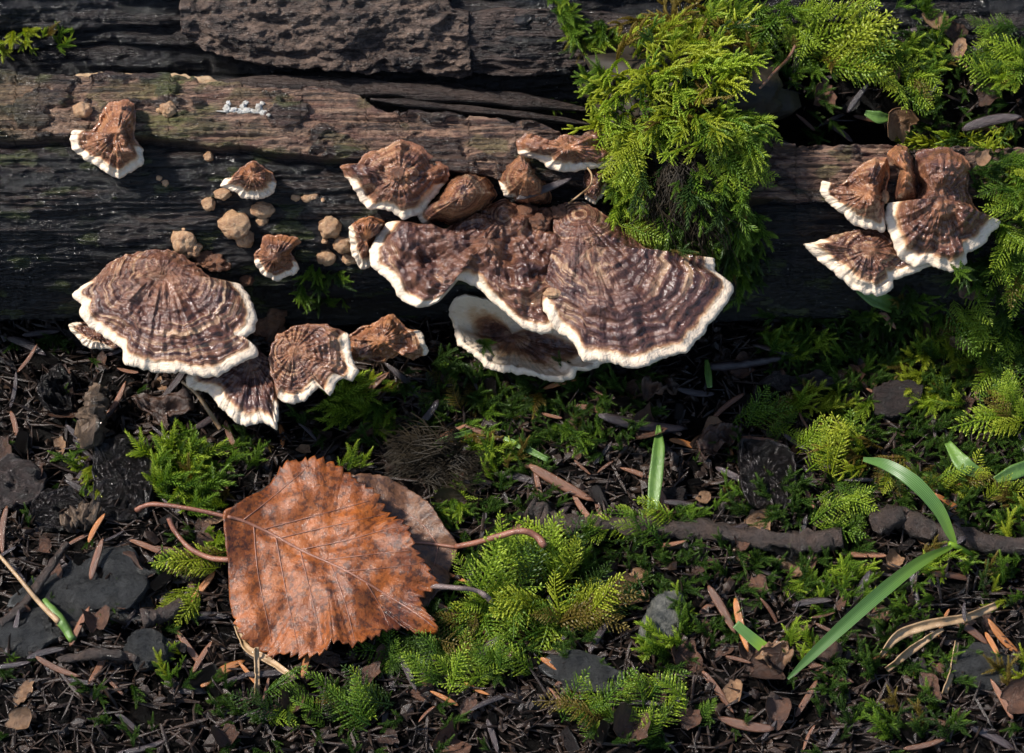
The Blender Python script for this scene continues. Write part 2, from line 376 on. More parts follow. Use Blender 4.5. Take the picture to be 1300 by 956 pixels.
for a0, sd in ((22, 5), (8, 9), (30, 15), (50, 21), (66, 35), (72, 25), (80, 29), (15, 39), (36, 43), (0, 47)):
    c_ = a0 + 3*fbm(XX*0.9, 0.7, sd*3.3, 4)
    d = d - 0.05*np.exp(-((deg-c_)/0.55)**2)*sst(0.0, 0.3, fbm(XX*0.8, 0.2, sd*7.7, 2))
# bark plates left on the top
pl = sst(0.02, 0.10, fbm(XX*1.3, SS*2.6, 91, 4) + 0.25*sst(-1.6, -0.9, XX)*sst(2.5, 1.5, XX) - 0.06)*lay
d = d + 0.06*pl
# upper right part: smooth brown wood, less scaly
V = cyl(XX, TH, d, LY, LZ, LR)
px_ = 650 + XX*100
topw = sst(-3, 2, deg-cr)
dry = topw*(0.95-0.72*pl) + 0.13*sst(0.05, 0.35, fbm(XX*0.8, SS*5, 15, 4))*sst(5, 45, deg)
dry = np.maximum(dry, 0.55*sst(2.6, 3.2, XX)*sst(44, 52, deg)*1.0)
alg = lay*np.exp(-((px_-250)/80)**2)*sst(-0.15, 0.2, fbm(XX*2, SS*6, 17, 3))
alg = np.maximum(alg, 0.5*lay*np.exp(-((px_-10)/60)**2))
alg = np.maximum(alg, 0.6*sst(0.28, 0.45, fbm(XX*1.7, SS*3, 66, 3)))
# the broken back of the log: drops behind the top edge
bk = np.linspace(0, 1, nb)[1:]
last = V[-1]
BV = np.stack([np.stack([last[:, 0], last[:, 1] + 0.10*np.sqrt(b) + 0.5*b*b + 0.04*fbm(xs*3, b*5, 33), last[:, 2] - 1.7*b**1.15 + 0.03*fbm(xs*4, b*8, 35)], -1) for b in bk])
AV = np.concatenate([V, BV]); extra = np.zeros((nb-1, nx))
log_root = thing('fallen_log', 'dark wet rotting log lying across the picture, carrying the bracket fungi', 'log', (0, LY, 0))
LV = AV.reshape(-1, 3); LF = grid_faces(ns+nb-1, nx)
lm = mesh('wood', LV, LF, True, {'dry': np.concatenate([np.clip(dry, 0, 1), extra+0.15]), 'algae': np.concatenate([np.clip(alg, 0, 1), extra])})
rel(link('wood', lm, None, M['log']), log_root)

# rear log: a second trunk behind the gap
RY, RZ, RR = 5.05, 1.55, 2.2
nx2, ns2 = 620, 170
xs2 = np.linspace(-9.5, 9.5, nx2); TH2 = np.repeat(np.linspace(R(-25), R(115), ns2)[:, None], nx2, 1); X2 = np.repeat(xs2[None], ns2, 0)
S2 = TH2*RR
d2 = grain(X2, S2, 140.0)*1.15 + 0.12*fbm(X2*0.4, S2*1.1, 177, 3)
dg2 = np.degrees(TH2)
for a0, sd in ((22, 3), (30, 8), (38, 13), (48, 19), (60, 23)):
    c_ = a0 + 3*fbm(X2*0.6, 0.7, sd*4.3, 4)
    d2 = d2 + 0.07*sst(-0.5, 0.5, dg2-c_)*sst(-0.1, 0.2, fbm(X2*0.5, 0.2, sd*3.7, 2)) - 0.08*np.exp(-((dg2-c_+0.8)/0.6)**2)
rear_root = thing('rear_log', 'black wet log along the upper edge behind the gap', 'log', (0, RY, 0))
V2 = cyl(X2, TH2, d2, RY, RZ, RR).reshape(-1, 3); F2 = grid_faces(ns2, nx2)
dr2 = 0.55*sst(-0.1, 0.4, fbm(X2*0.6, S2*3, 23, 4))*sst(15, 40, dg2)
rel(link('wood', mesh('rear_wood', V2, F2, True, {'dry': dr2, 'algae': dr2*0}), None, M['rear']), rear_root)

# rough bark slab on the rear log
def slab(name, label, outline, depth_fn, thick, mat, seed, cat, nx=260, ny=70, rough=1.0):
    """outline: list of (px, py_top, py_bottom) columns; lies on the rear log, stands proud of it"""
    o = np.array(outline, float); u = np.linspace(0, 1, nx)
    pxs = o[0, 0] + u*(o[-1, 0]-o[0, 0])
    t = np.interp(pxs, o[:, 0], o[:, 1]); b = np.interp(pxs, o[:, 0], o[:, 2]) + 4.0*fbm(pxs*.05, 0.5, seed, 4)
    vv = np.linspace(0, 1, ny)[:, None]
    PX = np.repeat(pxs[None], ny, 0) + 5*fbm(vv*6, pxs[None]*0.0+0.3, seed+4, 3)*np.where(np.abs(u-0.5) > 0.47, 1, 0.3)[None]; PY = b[None] + vv*(t-b)[None]
    dirs = ray(PX, PY); tt = cyl_hit(dirs, RY, RZ, RR)
    P = CAM + dirs*tt[..., None]
    n = np.stack([np.zeros_like(PX), P[..., 1]-RY, P[..., 2]-RZ], -1); n /= np.linalg.norm(n, axis=-1)[..., None]
    edge = np.minimum(np.minimum(vv*3.0, (1-vv)*3.0), np.minimum(u, 1-u)[None]*14)
    hgt = thick*(0.75+0.35*fbm(P[..., 0]*0.8, P[..., 2]*0.8, seed, 3)) + rough*(0.05*fbm(P[..., 0]*3.2, P[..., 2]*7, seed+1, 4) + 0.035*ridge(P[..., 0]*2.5 + P[..., 2], P[..., 2]*9, seed+2, 3))
    prof = sst(0.0, 0.12, edge)
    top = P + n*(hgt*prof - 0.06*(1-prof))[..., None]
    sk = P + n*(-0.12)
    v = np.concatenate([top.reshape(-1, 3)])
    dr = 0.75 + 0.8*fbm(P[..., 0]*1.4, P[..., 2]*3, seed+6, 4)
    ob = link(name, mesh(name, v, grid_faces(ny, nx), True, {'dry': np.clip(dr, 0, 1), 'algae': np.zeros(len(v))}), None, mat)
    md = ob.modifiers.new('thickness', 'SOLIDIFY'); md.thickness = 0.05; md.offset = 1.0 if False else -1.0
    return tag(ob, label, cat)
def cyl_hit(dirs, yc, zc, r):
    oy, oz = CAM[1]-yc, CAM[2]-zc
    a = dirs[..., 1]**2 + dirs[..., 2]**2; b = dirs[..., 1]*oy + dirs[..., 2]*oz; c = oy*oy+oz*oz-r*r
    disc = b*b-a*c
    return np.where(disc > 0, (-b-np.sqrt(np.maximum(disc, 0)))/a, 1e3)
slab('bark_slab', 'rough brown bark slab lying on the rear log at the top', [(228, -60, 40), (260, -60, 62), (330, -60, 78), (420, -60, 84), (540, -60, 92), (575, 6, 92), (600, 12, 90)], None, 0.34, M['slab'], 5.5, 'bark', rough=1.6)
slab('wood_slab', 'smoother grained dark wood slab ending beside the yellow-green moss mound', [(585, 14, 86), (640, 6, 92), (700, 8, 88), (770, 12, 72), (835, 26, 52)], None, 0.26, M['splint'], 9.5, 'wood', nx=180, rough=0.7)

# ------------------------------------------------------------------ casting pixels onto the real surfaces
BV_ = BVHTree.FromPolygons(np.concatenate([GV, LV, V2]).tolist(), np.concatenate([GF, LF+len(GV), F2+len(GV)+len(LV)]).tolist())
def cast(px, py):
    d_ = ray(px, py); h, n, i, t = BV_.ray_cast(Vector(CAM), Vector(d_))
    if h is None: h = Vector(on_z(px, py, 0)); n = Vector((0, 0, 1))
    if n.dot(Vector(d_)) > 0: n = -n
    return np.array(h), np.array(n)
def soft_normal(px, py, r=14):
    q = np.mean([cast(px+a, py+b)[1] for a, b in ((0, 0), (r, 0), (-r, 0), (0, r), (0, -r))], axis=0)
    return q/np.linalg.norm(q)
def path_on(pts, n=20, lift=0.05):
    """pixel polyline laid on the surface (third value: extra height)"""
    P = spline([(p[0], p[1], p[2] if len(p) > 2 else 0.0) for p in pts], n); out = []
    hs = np.array([cast(p[0], p[1])[0] for p in P])
    t = np.linalg.norm(hs-CAM, axis=1)
    k = np.ones(5)/5; t2 = np.convolve(np.pad(t, 2, 'edge'), k, 'valid'); t2 = np.minimum(t, t2)
    for p, tt in zip(P, t2):
        d_ = ray(p[0], p[1]); out.append(CAM + d_*(tt-(lift+p[2])/max(0.4, -d_[2])))
    return np.array(out)

# ------------------------------------------------------------------ splinters on the log's broken top edge (parts of the log)
def splinter(pts, width, thick, mat, Yd, seed, name='splinter'):
    P = spline([tuple(on_y(np.array(p[0]), np.array(p[1]), Yd + (p[2] if len(p) > 2 else 0))) for p in pts], 46)
    n, m = len(P), 10; ang = np.linspace(0, 2*np.pi, m, endpoint=False); vs = []
    for k in range(n):
        u = k/(n-1); ww = width*min(1, 0.25+6*u, 0.2+5*(1-u))*(1+0.5*pn(u*9, seed, 0.3)); tt = thick*min(1, 0.3+6*u, 0.3+5*(1-u))
        a = np.sign(np.cos(ang))*np.abs(np.cos(ang))**0.5*ww; b = np.sign(np.sin(ang))*np.abs(np.sin(ang))**0.5*tt
        b = b + 0.25*thick*pn(ang*2, u*14, seed)
        vs.append(P[k] + a[:, None]*np.array([0, 0.8, 0.25]) + b[:, None]*np.array([0, -0.3, 0.95]))
    f = grid_faces(n, m, True).tolist() + [list(range(m))[::-1], list(range((n-1)*m, n*m))]
    v = np.concatenate(vs)
    me = mesh(name, v, f, True, {'dry': 0.3+0.5*np.clip(fbm(v[:, 0]*1.5, v[:, 1]*6, seed)+0.5, 0, 1), 'algae': np.zeros(len(v))})
    o = link(name, me, None, mat); rel(o, log_root); return o
s_ = splinter([(87, 101), (140, 100), (197, 103)], 0.08, 0.055, M['pale_wood'], 2.22, 1); s_['label'] = 'pale ochre splinter along the log edge'
s_ = splinter([(193, 101, .05), (240, 105), (282, 108)], 0.10, 0.065, M['pale_wood'], 2.20, 2); s_['label'] = 'pale ochre splinter along the log edge'
splinter([(250, 106), (360, 107), (470, 112), (560, 120), (660, 128), (748, 140)], 0.12, 0.07, M['splint'], 2.75, 3)
splinter([(490, 108), (560, 112), (660, 120), (760, 135)], 0.10, 0.05, M['splint'], 2.95, 4)
splinter([(470, 126), (560, 136), (660, 146), (750, 158)], 0.05, 0.05, M['splint'], 2.5, 5)
splinter([(590, 88), (640, 96), (700, 104), (742, 108)], 0.12, 0.06, M['splint'], 3.2, 6)
splinter([(300, 92), (345, 96), (400, 98), (470, 96)], 0.10, 0.05, M['splint'], 3.1, 8)

# ------------------------------------------------------------------ bracket fungi
def log_t(dirs): return cyl_hit(dirs, LY, LZ, LR+0.17)
def smin(a, b, k): 
    h = np.clip(0.5+0.5*(b-a)/k, 0, 1); return b*(1-h)+a*h - k*h*(1-h)
def bracket(label, pts, center, rim, tilt=18, attach=None, thick=0.10, dome=0.12, nz=6, mw=0.10, cling=0.16, ochre=0.3, lump=0.07,
            name='bracket_fungus', shelf=True, root=None, zc=None, lift=0.0, slope_x=0.0, seed=None, N=200, Mr=46, cup=0.0, zonal=0.018):
    seed = seed if seed is not None else (center[0]*0.137 + center[1]*0.071)
    mw = mw*0.50; nz = nz*1.9; n_p = len(pts); wts = np.zeros(n_p)
    if rim is not None:
        i = rim[0]
        while True:
            wts[i % n_p] = 1
            if i % n_p == rim[1] % n_p: break
            i += 1
    C, W = cspline(pts, N, wts); c = np.array(center, float)
    vec = C-c; L = np.linalg.norm(vec, axis=1)
    a0 = np.arctan2(vec[:, 1], vec[:, 0])
    per = np.linspace(0, 2*np.pi, N, endpoint=False)
    wob = 1 + (2.2/np.maximum(L, 14))*(fbm(np.cos(per)*L.mean()/9, np.sin(per)*L.mean()/9, seed, 3)*1.3)
    T = thick*0.47*(0.25+0.75*W)*(1+0.3*fbm(np.cos(per)*3.5, np.sin(per)*3.5, seed+3, 2))
    vec = vec*(wob*(1-np.minimum(0.5, T*80/np.maximum(L, 8))))[:, None]
    r = np.linspace(0, 1, Mr)**0.85
    PX = c[0] + r[:, None]*vec[None, :, 0]; PY = c[1] + r[:, None]*vec[None, :, 1]
    dirs = ray(PX, PY)
    ay = attach if attach is not None else center[1]
    da = ray(np.array(c[0]), np.array(float(ay))); A = CAM + da*(log_t(da)-0.05) + np.array([0, 0, lift])
    n = np.array([slope_x, -math.sin(R(tilt)), math.cos(R(tilt))]); n /= np.linalg.norm(n)
    tl = log_t(dirs) - cling*(1-r[:, None]**3) + 0.05*r[:, None]**3*(1-W[None])
    if shelf:
        tpl = ((A-CAM) @ n)/(dirs @ n); t = smin(tpl, tl, 0.22)
    else:
        tpl = tl; t = tl - 0.10*r[:, None]**4*W[None]
    P = CAM + dirs*t[..., None]
    nv = n*0.7 - dirs*0.5; nv /= np.linalg.norm(nv, axis=-1)[..., None]
    rr = r[:, None]; q = P
    zz = zc if zc is not None else center
    rz = np.hypot(PX-zz[0], (PY-zz[1])*1.15); rz = rz/ (rz[-1][None]*0.5 + rz[-1].mean()*0.5 + 1e-6)
    fade = 1-sst(0.86, 1.0, rr)*0.8
    zw = rz*nz + 1.1*fbm(q[..., 0]*1.6, q[..., 1]*1.6, seed, 3)
    aa = np.arctan2(PY-zz[1], PX-zz[0])
    h = dome*(1-rr**2.2) - cup*(1-rr**3) + fade*(lump*fbm(q[..., 0]*2.3, q[..., 1]*2.3+q[..., 2], seed+1, 4)*1.5 + zonal*0.35*np.sin(zw*6.283)*sst(0.25, 0.55, rz)
        + 0.040*fbm(np.cos(aa)*7, np.sin(aa)*7+rz*1.3, seed+5, 4)*sst(0.1, 0.5, rz) + 0.018*fbm(q[..., 0]*8, q[..., 1]*8, q[..., 2]*8+seed, 3)
        + 0.030*ridge(q[..., 0]*4, q[..., 1]*4, q[..., 2]*4+seed, 2)*lump*6*0.6)
    h = h + 0.03*W[None]*fbm(np.cos(per)*4, np.sin(per)*4, seed+8, 2)[None]*rr**4*2
    P = P + nv*h[..., None]
    D = P[-1]-P[-4]; D /= np.linalg.norm(D, axis=1)[:, None]+1e-9; nr = nv[-1]
    D = D - nr*np.sum(D*nr, 1)[:, None]; D /= np.linalg.norm(D, axis=1)[:, None]+1e-9
    rows = [P]; Tn = T[:, None]
    ph = np.linspace(0, np.pi, 9)[1:]
    bump = 1 + 0.10*fbm(np.cos(per)*L.mean()/5, np.sin(per)*L.mean()/5, seed+9, 2)[:, None]
    RM = np.stack([P[-1] + D*Tn*np.sin(p)*1.15*bump + nr*(Tn*np.cos(p)-Tn)*bump for p in ph])
    Ab = P[0].mean(0) + np.array([0, 0.5, -0.45]); Ab = Ab if shelf else (CAM + da*(log_t(da)+0.15))
    UN = []
    for k in np.linspace(0, 1, 9)[1:]:
        x_ = RM[-1]*(1-k) + (Ab + (RM[-1]-Ab)*0.05)*k; x_ = x_ - np.array([0, 0, 0.10])*np.sin(k*np.pi)*(1 if shelf else 0); UN.append(x_)
    UN = np.stack(UN)
    ed_u = (1-rr)*(L*0.01)[None]/mw + (1-W[None])*4 + 0*PX
    ochv = ochre*(0.35 + 0.9*sst(0.55, 0.0, rr) ) + 0.45*ochre*sst(0.2, 1.0, rr)*(1-W[None]) + 0*PX
    base_loc = Vector(A)
    own = root is None
    if own: root = thing(name, label, 'fungus', base_loc)
    def part(nm, blk, e, z, oc, a_):
        me = mesh(nm, blk.reshape(-1, 3), grid_faces(blk.shape[0], N, True), True, {'edge': e, 'zone': z, 'ochre': oc, 'ang': a_})
        o = link(nm, me, None, M['fungus']); rel(o, root); return o
    cut = int(np.argmin(np.abs(r-(1-min(0.3, 1.0*mw*100/max(30, L.mean()))))))
    angv = np.repeat((per/6.2832*0+np.sin(per*0.5))[None]*max(0.35, L.mean()/70), Mr, 0)
    part('cap', P[:cut+1], ed_u[:cut+1], zw[:cut+1], ochv[:cut+1], angv[:cut+1])
    MG = np.concatenate([P[cut:], RM[:6]]); k6 = np.zeros((6, N)) + (1-W[None])*4
    part('margin', MG, np.concatenate([ed_u[cut:], k6]), np.concatenate([zw[cut:], np.repeat(zw[-1:], 6, 0)]), np.concatenate([ochv[cut:], np.repeat(ochv[-1:], 6, 0)]), np.concatenate([angv[cut:], np.repeat(angv[-1:], 6, 0)]))
    UB = np.concatenate([RM[5:], UN]); nu = UB.shape[0]
    part('underside', UB, np.zeros((nu, N))+(1-W[None])*4, np.zeros((nu, N)), np.zeros((nu, N)), np.repeat(angv[-1:], nu, 0))
    FUNG.append((P.reshape(-1, 3), grid_faces(P.shape[0], N, True)))
    return root
FUNG = []

bracket('small stalk-backed bracket with frilled white lip, highest at the log\'s left end',
    [(159,127),(170,133),(172,150),(171,173),(179,190),(181,206),(165,216),(152,223),(138,219),(119,205),(106,199),(93,189),(91,170),(98,165),(118,166),(127,149),(132,136),(146,129)], (149,172), (4,13),
    tilt=34, attach=168, thick=0.13, dome=0.14, mw=0.085, ochre=1.0, lump=0.13, nz=2, cling=0.26)
bracket('small cone-shaped bracket with white lip above the pale buttons',
    [(321,204),(334,210),(344,219),(349,235),(342,246),(325,251),(311,249),(295,241),(282,235),(286,227),(294,225),(304,215),(311,208)], (320,224), (3,9),
    tilt=26, attach=222, thick=0.12, dome=0.12, mw=0.08, ochre=1.0, lump=0.09, nz=2, cling=0.2)
bracket('small round bracket with dark centre and pale lower lip, right of the big zoned cap',
    [(336,300),(353,299),(375,300),(382,307),(373,315),(370,323),(378,336),(375,347),(361,351),(349,355),(334,347),(323,332),(323,323),(331,312)], (349,324), (6,11),
    tilt=50, attach=312, thick=0.10, dome=0.10, mw=0.055, ochre=0.8, lump=0.07, nz=2, cling=0.2)
bracket('small white-edged bracket peeping out under the left end of the big zoned cap',
    [(88,414),(98,409),(112,410),(135,420),(150,432),(150,440),(138,442),(116,440),(101,430)], (122,424), (6,1), tilt=20, attach=405, thick=0.10, dome=0.04, mw=0.09, nz=2, ochre=0.3, N=120)
bracket('dark bracket with white lower edge tucked under the big zoned cap, above the moss',
    [(239,476),(240,489),(266,497),(277,512),(294,527),(308,538),(332,534),(350,542),(352,519),(352,488),(342,455),(311,440),(277,450)], (320,455), (0,8),
    tilt=16, attach=385, thick=0.12, dome=0.08, mw=0.16, ochre=0.2, nz=3, cling=0.1, lift=0.30)
bracket('brown ringed bracket with broad white rim, right of the dark tucked-in bracket',
    [(342,450),(350,428),(370,415),(392,411),(412,412),(430,418),(440,424),(444,444),(447,460),(454,472),(446,482),(433,479),(426,485),(418,501),(405,491),(392,502),(372,511),(354,505),(347,484),(342,466)], (372,446), (6,17),
    tilt=22, attach=385, thick=0.10, dome=0.05, mw=0.13, ochre=0.6, nz=5, cling=0.12, lift=0.62, zonal=0.03)
bracket('large half-round zoned bracket with white scalloped rim on the left of the log',
    [(156,325),(194,317),(222,319),(249,337),(267,352),(281,361),(299,358),(312,370),(322,394),(320,418),(304,431),(302,438),(323,437),(324,450),(311,454),(277,474),(256,475),(221,470),(194,468),(159,459),(155,440),(138,428),(118,414),(103,399),(104,385),(93,371),(110,360),(125,348),(138,335)], (206,352), (5,26),
    tilt=17, attach=326, thick=0.13, dome=0.20, mw=0.115, ochre=0.35, nz=8, N=300, Mr=70, zc=(212,335), zonal=0.022, lump=0.06)
bracket('lumpy brown fungus knot with two white flecks, above the bright bushy moss',
    [(438,431),(453,418),(471,412),(484,402),(497,400),(509,407),(518,418),(532,420),(538,434),(541,449),(524,457),(509,450),(485,460),(466,458),(448,457),(438,444)], (483,430), (7,9),
    tilt=46, attach=395, thick=0.09, dome=0.26, cling=0.3, mw=0.06, ochre=0.9, lump=0.17, nz=2, lift=0.65)
bracket('tan and white fungus lobe at the left tip of the largest bracket',
    [(443,290),(455,279),(472,276),(490,281),(484,298),(472,312),(472,333),(460,338),(449,320)], (464,302), (6,0), shelf=False, thick=0.12, dome=0.14, cling=0.3, mw=0.06, ochre=1.0, lump=0.14, nz=1, N=120)
# the largest fungus: two fused caps, one thing
big = bracket('largest bracket, two fused brown ringed caps with one long wavy white rim',
    [(493,281),(484,294),(471,318),(474,338),(492,350),(507,373),(528,387),(556,382),(573,357),(588,353),(608,363),(625,380),(642,395),(663,413),(687,421),(706,415),(720,390),(735,350),(735,300),(720,268),(700,262),(667,265),(642,252),(615,262),(587,277),(563,294),(540,302),(518,282)], (622,312), (0,15),
    tilt=15, attach=282, thick=0.13, dome=0.22, mw=0.105, ochre=0.35, nz=7, N=320, Mr=70, zc=(640,275), lump=0.15, zonal=0.012)
bracket('', [(690,386),(705,414),(729,433),(740,453),(767,456),(802,464),(826,458),(850,449),(871,444),(896,413),(919,385),(929,368),(926,357),(908,343),(905,327),(885,328),(850,322),(815,312),(785,284),(747,259),(718,257),(703,275),(703,300),(698,332),(690,366)], (752,318), (0,14),
    tilt=17, attach=280, thick=0.14, dome=0.26, mw=0.125, ochre=0.2, nz=8, N=320, Mr=70, zc=(735,275), root=big, lift=0.20, lump=0.05, zonal=0.026)
bracket('white-lipped lower shelf with dark brown hollow, directly beneath the largest bracket',
    [(571,391),(578,380),(591,374),(610,376),(652,392),(704,405),(745,430),(775,452),(763,460),(746,469),(734,468),(722,479),(700,480),(674,473),(656,472),(641,469),(625,468),(602,449),(584,436),(577,410)], (650,415), (0,19),
    tilt=12, attach=395, thick=0.13, dome=0.0, cup=0.34, mw=0.50, ochre=0.2, nz=3, lift=-0.30, N=240)
bracket('oval bracket with a central knob and white lower lip, above the largest bracket\'s left',
    [(433,213),(440,208),(456,208),(462,198),(480,190),(505,180),(527,181),(541,190),(552,202),(569,213),(571,224),(560,237),(551,247),(539,263),(529,271),(511,275),(500,269),(484,263),(470,264),(460,255),(452,240),(444,228)], (507,224), (11,22-1),
    tilt=30, attach=218, thick=0.12, dome=0.16, mw=0.085, ochre=0.6, nz=3, lump=0.14, cling=0.22)
bracket('glossy red-brown dome-shaped fungus between the knobbed bracket and the largest one',
    [(556,250),(568,233),(579,224),(599,220),(619,227),(630,242),(628,252),(612,269),(593,280),(571,287),(556,281),(540,284),(531,273)], (588,250), (11,12), shelf=False, thick=0.08, dome=0.24, cling=0.52, mw=0.05, ochre=0.95, lump=0.10, nz=3)
bracket('small folded red-brown bracket below the left end of the high straight-lipped one',
    [(659,196),(673,202),(682,219),(698,243),(700,258),(689,261),(678,262),(661,260),(650,251),(641,250),(635,235),(632,222),(644,209)], (668,230), (8,10), shelf=False, thick=0.10, dome=0.18, cling=0.46, mw=0.06, ochre=0.8, lump=0.13, nz=3)
bracket('long white-lipped bracket high on the log, touching the bright moss mound',
    [(655,180),(667,170),(678,173),(687,182),(698,179),(722,171),(736,176),(745,167),(756,165),(765,174),(762,185),(771,192),(783,197),(777,205),(766,212),(753,210),(739,212),(717,215),(697,210),(687,201),(672,198),(661,193)], (722,188), (12,21),
    tilt=24, attach=192, thick=0.15, dome=0.12, mw=0.07, ochre=0.8, nz=2, lump=0.10, cling=0.34, lift=0.22)
bracket('tiny brown bracket hanging in shadow against the moss under the long white lip',
    [(745,211),(771,212),(768,240),(757,258),(744,253),(741,230)], (756,232), (2,4), tilt=55, attach=215, thick=0.07, dome=0.06, mw=0.05, nz=2, N=100, ochre=0.4)
bracket('upper left bracket of the cluster beside the right-hand moss',
    [(1044,243),(1047,230),(1060,236),(1075,230),(1087,213),(1106,203),(1125,201),(1130,218),(1124,242),(1128,252),(1122,262),(1124,286),(1119,292),(1101,286),(1084,282),(1067,265),(1053,255)], (1101,244), (11,1),
    tilt=34, attach=240, lift=0.12, thick=0.14, dome=0.14, mw=0.085, ochre=0.8, lump=0.13, nz=2, cling=0.26)
bracket('narrow orange-brown fungus lobe standing between the two right-hand brackets',
    [(1127,196),(1140,183),(1154,189),(1162,206),(1168,237),(1166,262),(1134,260),(1137,233),(1141,213),(1131,208)], (1150,222), None, shelf=False, thick=0.08, dome=0.16, cling=0.42, mw=0.05, ochre=1.0, lump=0.16, nz=1, N=120)
bracket('biggest bracket of the right-hand cluster, flaring to a ragged white lip',
    [(1164,194),(1180,189),(1202,187),(1224,200),(1231,213),(1228,242),(1241,266),(1255,275),(1269,279),(1268,285),(1259,294),(1248,308),(1227,320),(1227,332),(1214,342),(1188,338),(1180,332),(1164,336),(1144,325),(1135,305),(1126,274),(1131,257),(1144,267),(1159,257),(1165,237),(1161,213)], (1193,250), (7,21),
    tilt=36, attach=246, lift=0.15, thick=0.14, dome=0.20, mw=0.14, ochre=0.6, lump=0.13, nz=3, cling=0.32, N=260)
bracket('lowest bracket of the right-hand cluster with broad white edge, above a small green leaf',
    [(1022,310),(1041,306),(1065,297),(1096,292),(1130,296),(1160,318),(1182,334),(1166,343),(1149,349),(1133,353),(1133,362),(1118,372),(1101,372),(1082,363),(1065,347),(1051,337),(1031,318)], (1103,318), (6,1),
    tilt=26, attach=300, thick=0.13, dome=0.12, mw=0.17, ochre=0.4, lump=0.09, nz=2, cling=0.16)

# humus cushion under the big moss mound (a part of that mound)
_cv, _cf, _k = [], [], 0
for (cx_, cy_, cz_), (ra, rb, rc_) in (((2.12, 2.15, 2.92), (1.15, 0.85, 0.46)), ((2.32, 0.95, 2.25), (0.66, 0.24, 0.80)), ((2.2, 1.5, 2.75), (0.95, 0.6, 0.5))):
    uu = np.linspace(0, np.pi, 34)[:, None]; vv_ = np.linspace(0, 2*np.pi, 60, endpoint=False)[None]
    q_ = np.stack([np.sin(uu)*np.cos(vv_), np.sin(uu)*np.sin(vv_), np.cos(uu)+0*vv_], -1)
    q_ = q_*(1 + 0.22*fbm(q_[..., 0]*2+cx_, q_[..., 1]*2, q_[..., 2]*2+cz_, 4)*1.5)[..., None]
    _cv.append((q_*np.array([ra, rb, rc_]) + np.array([cx_, cy_, cz_])).reshape(-1, 3)); _cf.append(grid_faces(34, 60, True)+_k); _k += 34*60
CUSH = np.concatenate(_cv); CUSHF = np.concatenate(_cf); FUNG.append((CUSH, CUSHF))
# from here on pixels may also land on the caps
_v, _f, _n = [], [], 0
for a_, b_ in FUNG: _v.append(a_); _f.append(b_+_n); _n += len(a_)
BF_ = BVHTree.FromPolygons(np.concatenate(_v).tolist(), np.concatenate(_f).tolist())
cast_bare = cast
def cast(px, py):
    h, n = cast_bare(px, py); d_ = Vector(ray(px, py)); q = BF_.ray_cast(Vector(CAM), d_)
    if q[0] is not None and q[3] < np.linalg.norm(h-CAM):
        m = q[1] if q[1].dot(d_) < 0 else -q[1]; return np.array(q[0]), np.array(m)
    return h, n

# ------------------------------------------------------------------ young fungus buttons
def ico(sub):
    import bmesh
    bm = bmesh.new(); bmesh.ops.create_icosphere(bm, subdivisions=sub, radius=1.0)
    v = np.array([q.co[:] for q in bm.verts]); f = [[q.index for q in p.verts] for p in bm.faces]; bm.free(); return v, f
IV, IF = ico(4); IV3, IF3 = ico(3); IV2, IF2 = ico(2)
def blob(lobes, seed, amp=0.16):
    """lobes: (px, py, rx, ry) flattened lumps sitting on the surface, fused into one mesh"""
    vs, fs = [], []
    for k, (x, y, rx, ry) in enumerate(lobes):
        h, n = cast(x, y); n = soft_normal(x, y); big_ = max(rx, ry) > 7
        iv, jf = (IV, IF) if big_ else (IV3, IF3)
        d_ = 1 + amp*fbm(iv[:, 0]*1.5+seed, iv[:, 1]*1.5, iv[:, 2]*1.5+k*3, 3)*1.8 + 0.05*fbm(iv[:, 0]*6+seed, iv[:, 1]*6, iv[:, 2]*6, 2)
        q = iv*d_[:, None]
        e1 = VR; e2 = VU; e3 = -VD
        v = h + n*0.12*min(rx, ry)*0.01 + (q[:, :1]*rx*e1 + q[:, 1:2]*ry*e2 + q[:, 2:3]*min(rx, ry)*0.8*e3)*0.01
        fs += [[i+sum(map(len, vs)) for i in p] for p in jf]; vs.append(v)
    return np.concatenate(vs), fs, cast(lobes[0][0], lobes[0][1])[0]
def button(label, lobes, mat='button', name='young_fungus', amp=0.16):
    v, f, h = blob(lobes, lobes[0][0]*0.37, amp)
    o = link(name, mesh(name, v-h, f), None, M[mat]); o.location = h
    return tag(o, label, 'fungus', 'young fungus buttons on the log')
button('round tan button left of the highest small bracket', [(105,140,11,10)])
button('tan button with a white nub right of the highest small bracket', [(213,139,10,9), (203,140,5,5)])
button('lone pale round button on the bare log between the small bracket and the cone-shaped one', [(265,199,6,6)])
button('tiny orange dot, upper of the two right below the highest small bracket', [(202,226,4,3.5)])
button('tiny orange dot, lower of the two right below the highest small bracket', [(210,232,4.5,5)])
button('flat orange oval button touching the left lip of the cone-shaped bracket', [(283,246,10,6.5)])
button('whitish lumpy button just below the flat orange oval one', [(265,258,8,9)])
button('small round orange button right of the cone-shaped bracket, left of its twin-lobed neighbour', [(376,250,6,5.5)])
button('small twin-lobed orange button right of the cone-shaped bracket', [(390,251,7,6), (398,249,6,6)])
button('yellow speck of a button, last in the row right of the cone-shaped bracket', [(410,254,2.6,2.6)])
button('large tan double-lobed button below the cone-shaped bracket', [(298,285,19,17), (311,302,11.5,13)], amp=0.12)
button('tan heart-shaped flat button directly under the cone-shaped bracket', [(334,267,15,10), (333,279,8,9)], amp=0.1)
button('pale round button, topmost of the bunch left of the largest bracket', [(419,290,14,14)])
button('round tan button, middle of the bunch left of the largest bracket', [(436,309,12,12)])
button('cone-tipped tan button, lower left of the bunch beside the largest bracket', [(414,327,11,10)])
button('half-hidden tan button, lower right of the bunch beside the largest bracket', [(444,328,9,8)])
